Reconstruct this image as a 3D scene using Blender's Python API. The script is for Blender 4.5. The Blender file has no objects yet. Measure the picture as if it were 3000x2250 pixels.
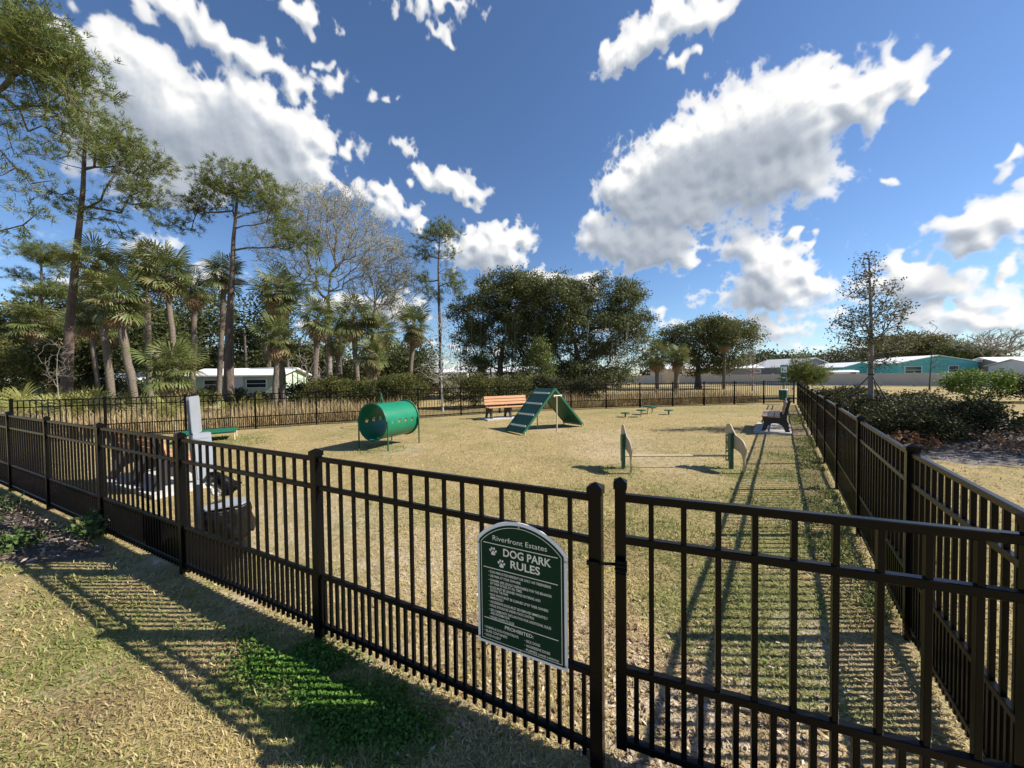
import bpy, math, random
import numpy as np
from mathutils import Matrix, Vector, Euler

# ------------------------------------------------------------------ scene, camera, light
SC = bpy.context.scene
COL = SC.collection
CAM_Z, FPX, PITCH, ROLL = 1.714, 1045.2, 0.0246, -0.0131

cam_d = bpy.data.cameras.new("camera")
cam_d.sensor_fit = 'HORIZONTAL'; cam_d.sensor_width = 36.0
cam_d.lens = 36.0 * FPX / 3000.0
cam_d.clip_start = 0.05; cam_d.clip_end = 6000
cam = bpy.data.objects.new("camera", cam_d); COL.objects.link(cam)
cam.matrix_world = (Matrix.Translation((0, 0, CAM_Z)) @ Matrix.Rotation(math.pi / 2 - PITCH, 4, 'X')
                    @ Matrix.Rotation(ROLL, 4, 'Z'))
SC.camera = cam

SUN_EL = math.radians(39.5)
SUN_AZ = math.radians(92.0)          # clockwise from +Y (view direction): the sun stands to the right
SUN = Vector((math.sin(SUN_AZ) * math.cos(SUN_EL), math.cos(SUN_AZ) * math.cos(SUN_EL), math.sin(SUN_EL)))
sl = bpy.data.lights.new("sun", 'SUN'); sl.energy = 5.0; sl.angle = math.radians(0.53); sl.color = (1.0, 0.93, 0.82)
so = bpy.data.objects.new("sun", sl); COL.objects.link(so); so.location = (20, 0, 30)
so.rotation_euler = SUN.to_track_quat('Z', 'Y').to_euler()

SC.view_settings.view_transform = 'Standard'; SC.view_settings.look = 'None'
SC.view_settings.gamma = 1.0; SC.view_settings.use_curve_mapping = False
SC.view_settings.exposure = 0.85
SC.cycles.max_bounces = 6; SC.cycles.transparent_max_bounces = 6
SC.cycles.diffuse_bounces = 3; SC.cycles.glossy_bounces = 3

def W(x, y, Y):
    """point at depth Y seen at photo position (x, y): used to measure where things stand"""
    dx, dy = x - 1500, y - 1125
    c, s = math.cos(ROLL), math.sin(ROLL)
    dx, dy = c * dx + s * dy, -s * dx + c * dy
    u = -dy / FPX
    ry = math.cos(PITCH) + u * math.sin(PITCH); rz = u * math.cos(PITCH) - math.sin(PITCH)
    t = Y / ry
    return Vector((dx / FPX * t, Y, CAM_Z + rz * t))

# ------------------------------------------------------------------ world: sky with cumulus
wd = bpy.data.worlds.new("World"); SC.world = wd; wd.use_nodes = True
nt = wd.node_tree; nt.nodes.clear()
def wn(t, tree=None, **k):
    n = (tree or nt).nodes.new(t)
    for a, b in k.items(): setattr(n, a, b)
    return n

CLOUDS = [  # azimuth, elevation, half-width, half-height (degrees), tilt (degrees), weight
    (25.6, 27.5, 10.35, 6.04, 7, 0.9), (31.8, 28.9, 10.33, 5.88, -2, 1), (38.3, 29.2, 5.93, 4.12, -12, 0.9), (35.9, 23.5, 7.48, 4.0, -17, 0.9),
    (44.6, 28.0, 4.81, 2.35, -21, 0.85), (46.7, 29.9, 1.5, 3.27, 31, 0.8), (40.0, 32.5, 1.61, 2.3, -25, 0.7), (17.7, 25.7, 5.8, 3.3, -9, 0.8),
    (24.7, 22.5, 7.96, 3.32, -11, 0.9), (48.2, 26.4, 1.45, 1.28, -27, 0.7), (19.6, 18.5, 8.71, 3.87, -7, 0.9), (16.2, 20.2, 4.25, 3.18, -6, 0.7),
    (24.3, 17.0, 4.8, 2.25, -8, 0.8), (33.4, 16.7, 4.44, 3.71, -12, 0.8), (36.3, 12.5, 4.91, 3.73, -10, 0.8), (40.0, 11.0, 3.03, 1.8, -10, 0.8),
    (35.6, 9.6, 6.82, 2.36, -8, 0.7), (38.7, 16.0, 1.47, 1.36, -13, 0.7), (35.6, 5.7, 7.23, 2.41, -5, 0.55), (30.7, 4.3, 6.87, 1.87, -3, 0.5),
    (23.4, 41.5, 6.32, 2.42, 8, 0.8), (18.3, 40.0, 4.54, 2.04, 17, 0.75), (29.0, 41.4, 3.6, 1.54, -21, 0.8), (25.2, 37.7, 1.63, 1.04, -17, 0.6),
    (51.7, 13.9, 2.99, 2.52, -13, 0.85), (54.2, 13.7, 2.29, 2.68, -19, 0.85), (54.3, 18.5, 1.06, 1.4, -25, 0.75), (46.5, 19.5, 1.03, 0.59, -15, 0.55),
    (47.4, 9.6, 4.03, 2.67, -1, 0.85), (50.2, 8.7, 2.7, 2.03, -11, 0.8), (53.9, 8.9, 0.86, 1.71, -13, 0.7), (48.9, 5.5, 3.57, 2.13, -7, 0.6),
    (52.8, 5.0, 3.43, 1.63, -8, 0.6), (52.8, 6.6, 1.21, 1.95, -10, 0.6), (-48.4, 30.5, 3.49, 3.16, 9, 0.85), (-44.5, 30.3, 3.93, 3.7, 6, 0.9),
    (-40.9, 28.3, 8.76, 4.71, 2, 1), (-36.2, 31.3, 3.82, 3.15, 0, 0.9), (-31.4, 30.3, 5.29, 3.74, 6, 0.9), (-36.4, 25.8, 9.24, 3.85, 2, 0.9),
    (-28.3, 26.4, 3.46, 3.41, -27, 0.75), (-42.9, 21.9, 6.26, 3.4, 18, 0.8), (-47.5, 23.8, 3.67, 4.55, 23, 0.8), (-24.5, 25.1, 2.47, 1.6, -30, 0.5),
    (-42.0, 36.7, 2.94, 1.39, 3, 0.6), (-39.2, 36.4, 4.01, 1.6, 0, 0.65), (-35.3, 35.8, 4.68, 1.71, -3, 0.65), (-30.9, 35.4, 4.08, 1.52, -2, 0.65),
    (-24.7, 35.8, 1.49, 1.75, 14, 0.65), (-29.7, 41.1, 3.07, 1.43, 10, 0.7), (-10.5, 45.0, 5.87, 1.16, 2, 0.55), (-10.4, 42.9, 1.53, 0.77, -23, 0.5),
    (-27.1, 37.4, 1.06, 0.89, 17, 0.45), (-19.1, 36.5, 1.18, 0.65, -19, 0.45), (-23.6, 30.0, 1.8, 2.02, 22, 0.6), (-16.3, 31.5, 2.57, 1.12, -7, 0.45),
    (-8.5, 27.3, 4.93, 2.09, -7, 0.85), (-13.1, 28.6, 1.81, 1.8, 6, 0.65), (-19.9, 25.1, 3.28, 2.28, -7, 0.6), (-17.0, 23.9, 2.96, 2.15, -14, 0.6),
    (-4.2, 19.2, 7.11, 3.59, 1, 0.95), (0.3, 20.3, 4.07, 3.07, -1, 0.85), (-14.1, 22.1, 2.13, 1.25, 5, 0.7), (5.6, 14.2, 4.96, 2.27, -2, 0.85),
    (11.5, 12.9, 2.81, 2.27, -3, 0.8), (22.4, 8.9, 2.08, 0.98, -4, 0.55), (-40.4, 11.5, 2.5, 2.18, 9, 0.7), (-50.9, 9.1, 3.92, 1.67, 10, 0.45),
    (-18.3, 10.4, 5.31, 2.74, 3, 0.75), (-25.3, 11.0, 3.94, 1.89, 4, 0.6), (-45.5, 14.6, 3.19, 2.13, 13, 0.45),
]

def cloud_layers(w=4096, hgt=1024, seed=11):
    """fair-weather cumulus worked out over the upper half of the sky: cover and brightness against azimuth and elevation"""
    rg = np.random.default_rng(seed)
    az = ((np.arange(w) + 0.5) / w - 0.25) * 360.0; az = (az + 180) % 360 - 180
    el = (np.arange(hgt) + 0.5) / hgt * 90.0
    ky = np.fft.fftfreq(hgt)[:, None] * hgt / 90.0; kx = np.fft.rfftfreq(w)[None] * w / 360.0      # cycles per degree
    kr = np.sqrt(kx * kx + ky * ky) + 1e-9
    spec = np.fft.rfft2(rg.standard_normal((hgt, w), dtype=np.float32))
    def band(lam, spread=0.35, roll=0):            # noise of about one wavelength (degrees), unit spread
        f = np.exp(-(np.log(kr * lam) / spread) ** 2)
        v = np.fft.irfft2(spec * f, s=(hgt, w)).astype(np.float32)
        if roll: v = np.roll(v, (roll * 131, roll * 977), (0, 1))
        return v / v.std()
    def blur(m, sig): 
        return np.fft.irfft2(np.fft.rfft2(m) * np.exp(-0.5 * (2 * math.pi * kr * sig) ** 2), s=(hgt, w)).astype(np.float32)
    wx = band(9, roll=1) * 0.45 + band(4, roll=2) * 0.42 + band(2, roll=3) * 0.25
    wy = band(9, roll=4) * 0.35 + band(4, roll=5) * 0.38 + band(2, roll=6) * 0.25
    F = np.zeros((hgt, w), np.float32)
    for a0, e0, ra, rb, tilt, wt in CLOUDS:
        R = max(ra, rb) * 1.5 + 4
        ce = math.cos(math.radians(e0))
        js = np.where(np.abs(el - e0) < R)[0]; cs = np.where(np.abs((az - a0 + 180) % 360 - 180) < R / ce)[0]
        if not len(js) or not len(cs) or cs[-1] - cs[0] + 1 != len(cs): continue
        sl = (slice(js[0], js[-1] + 1), slice(cs[0], cs[-1] + 1))
        dx = (az[sl[1]] - a0)[None] * ce + wx[sl]; dy = (el[sl[0]] - e0)[:, None] + wy[sl]
        t = math.radians(tilt)
        u = (dx * math.cos(t) + dy * math.sin(t)) / ra; v = (-dx * math.sin(t) + dy * math.cos(t)) / rb
        d = np.clip(1.18 - np.sqrt(u * u + v * v), 0, 1) * wt
        F[sl] = np.maximum(F[sl], d) + 0.22 * np.minimum(F[sl], d)
    # low banks towards the horizon, all the way round
    E = el[:, None]
    bank = band(11, 0.5, 7) * 0.5 + band(5, 0.5, 8) * 0.5
    stretch = np.clip((16 * np.log(1 + E / 2.2)) / 90 * hgt, 0, hgt - 1).astype(int)
    bank = np.take_along_axis(bank, stretch * np.ones((1, w), int), 0)
    F = np.maximum(F, np.clip(bank * 0.40 - 0.02, 0, 0.34) * np.clip((17 - E) / 10, 0, 1))
    # puffs: rounded lumps at falling sizes
    def lump(lam, k): return 1 - np.minimum(np.abs(band(lam, 0.30, k)) / 1.3, 1.5)
    Bl = lump(3.4, 10) + 0.62 * lump(1.8, 11); Bl = (Bl - Bl.mean()) / Bl.std()
    Bs = lump(0.95, 12) + 0.55 * lump(0.5, 13) + 0.3 * lump(0.27, 14); Bs = (Bs - Bs.mean()) / Bs.std()
    T = F * 1.25 + Bl * 0.08 + Bs * 0.042 - 0.175
    T = np.where(F > 0.015, T, -0.4)
    A = np.clip(T / 0.28, 0, 1); A = A * A * (3 - 2 * A)
    A = A * np.clip(0.40 + 1.1 * F, 0, 1)
    th = np.clip(T, 0, 0.9)
    def shift(m, da, de):
        ca, cb = int(round(da / 360 * w)), int(round(de / 90 * hgt))
        o = np.roll(m, -ca, 1)
        return np.concatenate([o[cb:], np.zeros((cb, w), m.dtype)]) if cb > 0 else o
    soft = blur(np.clip(F, 0, 0.8) * (A > 0.02), 0.5)
    big = np.zeros_like(th)
    for k in range(1, 7): big += shift(soft, 0.55 * k, 1.0 * k)          # how much cloud lies towards the sun
    form = blur(th, 0.35) * 1.3 + blur(Bl, 0.35) * 0.085 + blur(Bs, 0.10) * 0.035
    slope = np.clip((form - shift(form, 0.35, 0.50)) * 0.85, -0.22, 0.20) + np.clip((form - shift(form, 1.0, 1.3)) * 0.35, -0.16, 0.14)
    dark = np.clip((big - 1.0) / 3.4, 0, 1); dark = blur(dark * dark * (3 - 2 * dark), 0.45)
    inner = np.clip(th * 3.5, 0, 1)
    thin = 1 - np.clip(blur(th, 0.3) * 2.2, 0, 1)
    light = 0.92 - 0.44 * dark * (1 - 0.6 * thin) + slope * (1 - 0.72 * dark) * inner * 1.15
    return A, np.clip(light, 0.0, 1.1) / 1.1
CA, CLI = cloud_layers()
cw, chh = CA.shape[1], CA.shape[0]
px = np.zeros((chh * 2, cw, 4), np.float32); px[chh:, :, 0] = CA; px[chh:, :, 1] = CLI; px[:, :, 3] = 1
ci = bpy.data.images.new('cumulus_cover', cw, chh * 2, alpha=False, float_buffer=False)
ci.colorspace_settings.name = 'Non-Color'
ci.pixels.foreach_set(px.ravel()); ci.update(); ci.pack()
del px, CA, CLI

tc = wn('ShaderNodeTexCoord')
sky = wn('ShaderNodeTexSky', sky_type='NISHITA'); sky.sun_disc = False
sky.sun_elevation = SUN_EL; sky.sun_rotation = SUN_AZ
sky.altitude = 0; sky.air_density = 1.0; sky.dust_density = 0.1; sky.ozone_density = 1.2
env = wn('ShaderNodeTexEnvironment', interpolation='Cubic'); env.image = ci
nt.links.new(tc.outputs['Generated'], env.inputs['Vector'])
esp = wn('ShaderNodeSeparateColor'); nt.links.new(env.outputs[0], esp.inputs[0])
cc = wn('ShaderNodeValToRGB'); nt.links.new(esp.outputs[1], cc.inputs[0])
cr = cc.color_ramp; cr.elements[0].position = 0.30; cr.elements[0].color = (0.17, 0.20, 0.245, 1)
cr.elements[1].position = 0.95; cr.elements[1].color = (0.575, 0.57, 0.56, 1)
e = cr.elements.new(0.62); e.color = (0.345, 0.37, 0.405, 1)
skm = wn('ShaderNodeMix', data_type='RGBA', blend_type='MULTIPLY'); skm.inputs[0].default_value = 1.0
nt.links.new(sky.outputs[0], skm.inputs[6]); skm.inputs[7].default_value = (0.052, 0.064, 0.080, 1)
cm = wn('ShaderNodeMix', data_type='RGBA'); nt.links.new(esp.outputs[0], cm.inputs[0])
nt.links.new(skm.outputs[2], cm.inputs[6]); nt.links.new(cc.outputs[0], cm.inputs[7])
bg = wn('ShaderNodeBackground'); nt.links.new(cm.outputs[2], bg.inputs['Color']); bg.inputs['Strength'].default_value = 1.0
wout = wn('ShaderNodeOutputWorld'); nt.links.new(bg.outputs[0], wout.inputs[0])

# ------------------------------------------------------------------ helpers
def rng_(s): return np.random.default_rng(s)

def mat(name, col, rough=0.6, var=0.0, scale=8.0, bump=0.0, bscale=60.0, metal=0.0, spec=0.5, col2=None, attr=False, trans=0.0, detail=6.0, stretch=None, cont=1.0):
    m = bpy.data.materials.new(name); m.use_nodes = True
    t = m.node_tree; t.nodes.clear()
    o = t.nodes.new('ShaderNodeOutputMaterial'); b = t.nodes.new('ShaderNodeBsdfPrincipled')
    b.inputs['Roughness'].default_value = rough; b.inputs['Metallic'].default_value = metal
    b.inputs['Specular IOR Level'].default_value = spec
    tcn = t.nodes.new('ShaderNodeTexCoord'); vec = tcn.outputs['Object']
    if stretch:
        mp = t.nodes.new('ShaderNodeMapping'); mp.inputs['Scale'].default_value = stretch
        t.links.new(vec, mp.inputs[0]); vec = mp.outputs[0]
    src = None
    if col2 is not None or var > 0:
        n = t.nodes.new('ShaderNodeTexNoise'); n.inputs['Scale'].default_value = scale; n.inputs['Detail'].default_value = detail
        n.inputs['Roughness'].default_value = 0.62
        t.links.new(vec, n.inputs['Vector'])
        c2 = col2 if col2 is not None else tuple(min(1, c * (1 + var)) for c in col)
        c1 = col if col2 is not None else tuple(c * (1 - var) for c in col)
        mr = t.nodes.new('ShaderNodeMapRange'); t.links.new(n.outputs['Fac'], mr.inputs[0])
        mr.inputs[1].default_value = 0.5 - 0.2 / cont; mr.inputs[2].default_value = 0.5 + 0.2 / cont
        mx = t.nodes.new('ShaderNodeMix'); mx.data_type = 'RGBA'
        t.links.new(mr.outputs[0], mx.inputs[0])
        mx.inputs[6].default_value = (*c1, 1); mx.inputs[7].default_value = (*c2, 1); src = mx.outputs[2]
    if attr:
        a = t.nodes.new('ShaderNodeVertexColor'); a.layer_name = 'Col'
        if src is None: src = a.outputs[0]
        else:
            mm = t.nodes.new('ShaderNodeMix'); mm.data_type = 'RGBA'; mm.blend_type = 'MULTIPLY'; mm.inputs[0].default_value = 1
            t.links.new(src, mm.inputs[6]); t.links.new(a.outputs[0], mm.inputs[7]); src = mm.outputs[2]
    if src is not None: t.links.new(src, b.inputs['Base Color'])
    else: b.inputs['Base Color'].default_value = (*col, 1)
    if bump > 0:
        n2 = t.nodes.new('ShaderNodeTexNoise'); n2.inputs['Scale'].default_value = bscale; n2.inputs['Detail'].default_value = 4
        t.links.new(vec, n2.inputs['Vector'])
        bp = t.nodes.new('ShaderNodeBump'); bp.inputs['Strength'].default_value = bump; bp.inputs['Distance'].default_value = 0.02
        t.links.new(n2.outputs['Fac'], bp.inputs['Height']); t.links.new(bp.outputs[0], b.inputs['Normal'])
    out = b.outputs[0]
    if trans > 0:
        tr = t.nodes.new('ShaderNodeBsdfTranslucent')
        if src is not None: t.links.new(src, tr.inputs[0])
        else: tr.inputs[0].default_value = (*col, 1)
        ms = t.nodes.new('ShaderNodeMixShader'); ms.inputs[0].default_value = trans
        t.links.new(out, ms.inputs[1]); t.links.new(tr.outputs[0], ms.inputs[2]); out = ms.outputs[0]
    t.links.new(out, o.inputs[0])
    return m

def raw_mesh(name, V, F, material=None, col=None, smooth=False):
    """F: list of faces, or an int array (n,3)/(n,4)"""
    me = bpy.data.meshes.new(name)
    V = np.asarray(V, np.float32)
    if isinstance(F, np.ndarray):
        k = F.shape[1]; n = len(F)
        me.vertices.add(len(V)); me.vertices.foreach_set('co', V.ravel())
        me.loops.add(n * k); me.loops.foreach_set('vertex_index', F.astype(np.int32).ravel())
        me.polygons.add(n); me.polygons.foreach_set('loop_start', np.arange(0, n * k, k, dtype=np.int32))
        me.update(calc_edges=True)
    else:
        me.from_pydata(V.tolist(), [], F); me.update()
    if smooth: me.polygons.foreach_set('use_smooth', np.ones(len(me.polygons), bool))
    if col is not None:
        ca = me.color_attributes.new('Col', 'FLOAT_COLOR', 'POINT')
        c4 = np.ones((len(V), 4), np.float32); c4[:, :3] = col
        ca.data.foreach_set('color', c4.ravel())
    if material: me.materials.append(material)
    return me

def link(name, me, parent=None, loc=None, rot=None, scale=None):
    o = bpy.data.objects.new(name, me); COL.objects.link(o)
    if parent is not None: o.parent = parent
    if loc is not None: o.location = loc
    if rot is not None: o.rotation_euler = rot
    if scale is not None: o.scale = scale
    return o

def tag(o, label=None, cat=None, group=None, kind=None):
    if label: o['label'] = label
    if cat: o['category'] = cat
    if group: o['group'] = group
    if kind: o['kind'] = kind
    return o

def thing(name, label, cat, loc=(0, 0, 0), rz=0.0, group=None):
    o = bpy.data.objects.new(name, None); COL.objects.link(o)
    o.empty_display_size = 0.2; o.location = loc; o.rotation_euler = (0, 0, rz)
    return tag(o, label, cat, group)

class MB:
    def __init__(s): s.V = []; s.F = []
    def add(s, V, F):
        k = len(s.V); s.V.extend([tuple(v) for v in V]); s.F.extend([tuple(i + k for i in f) for f in F]); return s
    def box(s, c, size, M=None, ch=0.0):
        """box; ch > 0 chamfers the edges along the longest axis"""
        hx, hy, hz = (v / 2 for v in size)
        if ch <= 0:
            V = [Vector((x, y, z)) for x in (-hx, hx) for y in (-hy, hy) for z in (-hz, hz)]
            F = [(0, 1, 3, 2), (4, 6, 7, 5), (0, 4, 5, 1), (2, 3, 7, 6), (0, 2, 6, 4), (1, 5, 7, 3)]
        else:
            ax = max(range(3), key=lambda i: size[i]); a, b = [i for i in range(3) if i != ax]
            h = (hx, hy, hz); pr = []
            for sa, sb in ((1, 1), (-1, 1), (-1, -1), (1, -1)):
                p1 = (sa * h[a], sb * (h[b] - ch)); p2 = (sa * (h[a] - ch), sb * h[b])
                pr += [p1, p2] if sa * sb > 0 else [p2, p1]
            V = []
            for e in (-h[ax], h[ax]):
                for p in pr:
                    v = [0, 0, 0]; v[ax] = e; v[a], v[b] = p; V.append(Vector(v))
            F = [tuple(range(7, -1, -1)), tuple(range(8, 16))] + [(i, (i + 1) % 8, 8 + (i + 1) % 8, 8 + i) for i in range(8)]
        c = Vector(c)
        return s.add([(M @ v if M else v) + c for v in V], F)
    def tube(s, P, R, n=8, cap=True):
        P = [Vector(p) for p in P]
        if not hasattr(R, '__len__'): R = [R] * len(P)
        k = len(s.V); up = Vector((0.13, 0.07, 1)).normalized(); prev = None
        for i, p in enumerate(P):
            d = (P[min(i + 1, len(P) - 1)] - P[max(i - 1, 0)])
            d = d.normalized() if d.length > 1e-9 else Vector((0, 0, 1))
            if prev is None:
                a = d.cross(up); a = a if a.length > 0.05 else d.cross(Vector((1, 0, 0)))
            else: a = prev - d * prev.dot(d)
            a.normalize(); prev = a; b = d.cross(a)
            for j in range(n):
                t = 2 * math.pi * j / n
                s.V.append(tuple(p + (a * math.cos(t) + b * math.sin(t)) * R[i]))
        for i in range(len(P) - 1):
            for j in range(n):
                s.F.append((k + i * n + j, k + i * n + (j + 1) % n, k + (i + 1) * n + (j + 1) % n, k + (i + 1) * n + j))
        if cap:
            s.F.append(tuple(k + j for j in range(n - 1, -1, -1))); e = k + (len(P) - 1) * n
            s.F.append(tuple(e + j for j in range(n)))
        return s
    def prism(s, poly, th, M):
        """flat outline in local xy given thickness th along local z, moved by M"""
        n = len(poly)
        V = [M @ Vector((x, y, -th / 2)) for x, y in poly] + [M @ Vector((x, y, th / 2)) for x, y in poly]
        F = [tuple(range(n - 1, -1, -1)), tuple(range(n, 2 * n))] + [(i, (i + 1) % n, n + (i + 1) % n, n + i) for i in range(n)]
        return s.add(V, F)
    def mesh(s, name, m=None, smooth=False): return raw_mesh(name, s.V, s.F, m, smooth=smooth)
    def build(s, name, m, parent=None, smooth=False, **k): return link(name, s.mesh(name, m, smooth), parent, **k)

def smooth_angle(o, deg=40):
    me = o.data; me.polygons.foreach_set('use_smooth', np.ones(len(me.polygons), bool))
    try: me.set_sharp_from_angle(angle=math.radians(deg))
    except Exception: pass
    return o

def vnoise(x, y, seed=0):
    """smooth value noise on arrays, 0..1"""
    def h(i, j): 
        v = np.sin(i * 127.1 + j * 311.7 + seed * 74.7) * 43758.5453
        return v - np.floor(v)
    xi, yi = np.floor(x), np.floor(y); fx, fy = x - xi, y - yi
    fx = fx * fx * (3 - 2 * fx); fy = fy * fy * (3 - 2 * fy)
    return (h(xi, yi) * (1 - fx) + h(xi + 1, yi) * fx) * (1 - fy) + (h(xi, yi + 1) * (1 - fx) + h(xi + 1, yi + 1) * fx) * fy
def fbm(x, y, s, seed=0, o=3):
    v = 0; a = 0.5; tot = 0
    for k in range(o): v = v + a * vnoise(x * s, y * s, seed + k * 13); tot += a; a *= 0.5; s *= 2.1
    return v / tot

# ------------------------------------------------------------------ materials
M_black = mat('black_powder_coat', (0.0035, 0.0035, 0.004), 0.26, var=0.25, scale=30, bump=0.02, bscale=250, spec=0.17)
M_ground = None
M_concrete = mat('concrete', (0.42, 0.40, 0.37), 0.9, col2=(0.55, 0.53, 0.49), scale=9, bump=0.25, bscale=120)
M_plank = mat('cedar_coloured_plank', (0.46, 0.225, 0.105), 0.6, col2=(0.56, 0.31, 0.16), scale=3, stretch=(1, 14, 14), bump=0.06, bscale=30)
M_plank2 = mat('weathered_brown_plank', (0.40, 0.22, 0.13), 0.5, col2=(0.50, 0.30, 0.19), scale=3, stretch=(1, 14, 14), bump=0.06, bscale=30)
M_blackplastic = mat('black_recycled_plastic', (0.016, 0.016, 0.018), 0.5, var=0.2, scale=20, bump=0.08, bscale=150)
M_green = mat('green_paint', (0.012, 0.085, 0.045), 0.42, col2=(0.018, 0.105, 0.058), scale=5, bump=0.05, bscale=200)
M_tube = mat('bright_green_plastic', (0.004, 0.150, 0.075), 0.32, col2=(0.008, 0.185, 0.095), scale=3, bump=0.03, bscale=40)
M_cream = mat('cream_powder_coat', (0.55, 0.46, 0.30), 0.45, var=0.08, scale=12)
M_tan = mat('tan_board', (0.44, 0.365, 0.25), 0.55, var=0.08, scale=10)
M_tread = mat('pale_grey_tread', (0.56, 0.54, 0.47), 0.8, var=0.12, scale=40, bump=0.15, bscale=200)
M_white = mat('white_sign_face', (0.86, 0.86, 0.87), 0.35, var=0.03, scale=5)
M_signgreen = mat('dark_green_sign_face', (0.004, 0.036, 0.020), 0.35, var=0.1, scale=3, spec=0.12)
M_letter = mat('pale_lettering', (0.84, 0.81, 0.68), 0.5, var=0.05, scale=60)
M_steel = mat('zinc_steel', (0.5, 0.5, 0.5), 0.3, metal=1.0, var=0.1, scale=40)
M_grey = mat('grey_painted_aluminium', (0.27, 0.295, 0.335), 0.45, var=0.06, scale=8)
M_greyd = mat('slate_grey_post', (0.20, 0.22, 0.25), 0.5, var=0.1, scale=8)
M_bag = mat('black_bin_liner', (0.006, 0.006, 0.0065), 0.28, var=0.3, scale=20, bump=0.35, bscale=18, spec=0.25)
M_mesh = mat('dark_wire_mesh', (0.08, 0.09, 0.10), 0.5, var=0.2, scale=60)
M_bark_pine = mat('pine_bark', (0.060, 0.044, 0.034), 0.95, col2=(0.165, 0.125, 0.10), scale=6, stretch=(1, 1, 0.3), bump=0.9, bscale=14)
M_bark_grey = mat('grey_bark', (0.15, 0.125, 0.10), 0.95, col2=(0.30, 0.26, 0.22), scale=7, bump=0.7, bscale=20)
M_bark_dark = mat('dark_oak_bark', (0.05, 0.042, 0.034), 0.95, col2=(0.12, 0.10, 0.085), scale=7, bump=0.7, bscale=20)
M_bark_palm = mat('palm_trunk', (0.085, 0.066, 0.05), 0.95, col2=(0.20, 0.165, 0.13), scale=9, stretch=(1, 1, 2.2), bump=1.0, bscale=16)
M_leaf = mat('leaves', (1, 1, 1), 0.6, attr=True, trans=0.30, spec=0.2)
M_needle = mat('pine_needles', (1, 1, 1), 0.55, attr=True, trans=0.3, spec=0.25)
M_palm_a = mat('palm_frond_green', (0.075, 0.105, 0.027), 0.45, col2=(0.15, 0.175, 0.052), scale=2.2, trans=0.22)
M_palm_b = mat('palm_frond_olive', (0.13, 0.135, 0.045), 0.5, col2=(0.22, 0.20, 0.075), scale=2.2, trans=0.22)
M_palm_d = mat('palm_frond_dead', (0.20, 0.125, 0.06), 0.8, col2=(0.42, 0.31, 0.18), scale=2.2, trans=0.2)
M_moss = mat('spanish_moss', (0.16, 0.165, 0.135), 0.9, col2=(0.25, 0.25, 0.21), scale=4, trans=0.3)
M_blade = mat('grass_blades', (1, 1, 1), 0.65, attr=True, trans=0.25, spec=0.2)
M_chip = mat('mulch_chips', (1, 1, 1), 0.9, attr=True, spec=0.2)
M_vinyl = mat('taupe_vinyl', (0.50, 0.455, 0.395), 0.5, var=0.06, scale=0.8)
M_teal = mat('teal_siding', (0.10, 0.42, 0.40), 0.6, var=0.08, scale=1.5)
M_teal_lit = mat('sunlit_teal_siding', (0.22, 0.55, 0.55), 0.6, var=0.06, scale=1.5)  # same teal siding, lightened: sunlight on the side bay put into the colour
M_roofwhite = mat('white_metal_roof', (0.72, 0.73, 0.74), 0.5, var=0.06, scale=1.2)
M_roofgrey = mat('pale_grey_roof', (0.42, 0.43, 0.44), 0.6, var=0.1, scale=1.2)
M_hgrey = mat('slate_grey_wall', (0.16, 0.165, 0.18), 0.7, var=0.06, scale=1.5)
M_hcream = mat('cream_wall', (0.62, 0.47, 0.30), 0.7, var=0.06, scale=1.5)
M_hwhite = mat('white_wall', (0.72, 0.71, 0.68), 0.7, var=0.05, scale=1.5)
M_hgreen = mat('mint_wall', (0.42, 0.52, 0.40), 0.7, var=0.06, scale=1.5)
M_hbeige = mat('beige_wall', (0.38, 0.32, 0.25), 0.7, var=0.06, scale=1.5)
M_trim = mat('white_trim', (0.75, 0.75, 0.74), 0.5, var=0.03, scale=4)
M_glass = mat('dark_window_glass', (0.03, 0.035, 0.04), 0.08, var=0.2, scale=2)
M_brick = mat('pale_brick', (0.40, 0.28, 0.22), 0.9, col2=(0.52, 0.42, 0.36), scale=6, bump=0.4, bscale=30)
M_wood = mat('grey_timber', (0.20, 0.16, 0.12), 0.9, col2=(0.30, 0.25, 0.20), scale=4, stretch=(8, 8, 1))

# ------------------------------------------------------------------ ground
FRONT0 = Vector((0.352, 1.515, 0)); FRONTD = Vector((-0.8974, 0.4413, 0))          # latch post, running left
RIGHT0 = Vector((2.517, 2.238, 0)); RIGHTD = Vector((0.6028, 0.7979, 0))           # running away to the right
FAR0 = Vector((15.452, 19.667, 0)); FARD1 = Vector((math.sin(-1.7531), math.cos(-1.7531), 0)); FARD2 = Vector((math.sin(-2.0282), math.cos(-2.0282), 0))
PL = 1.829

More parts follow.
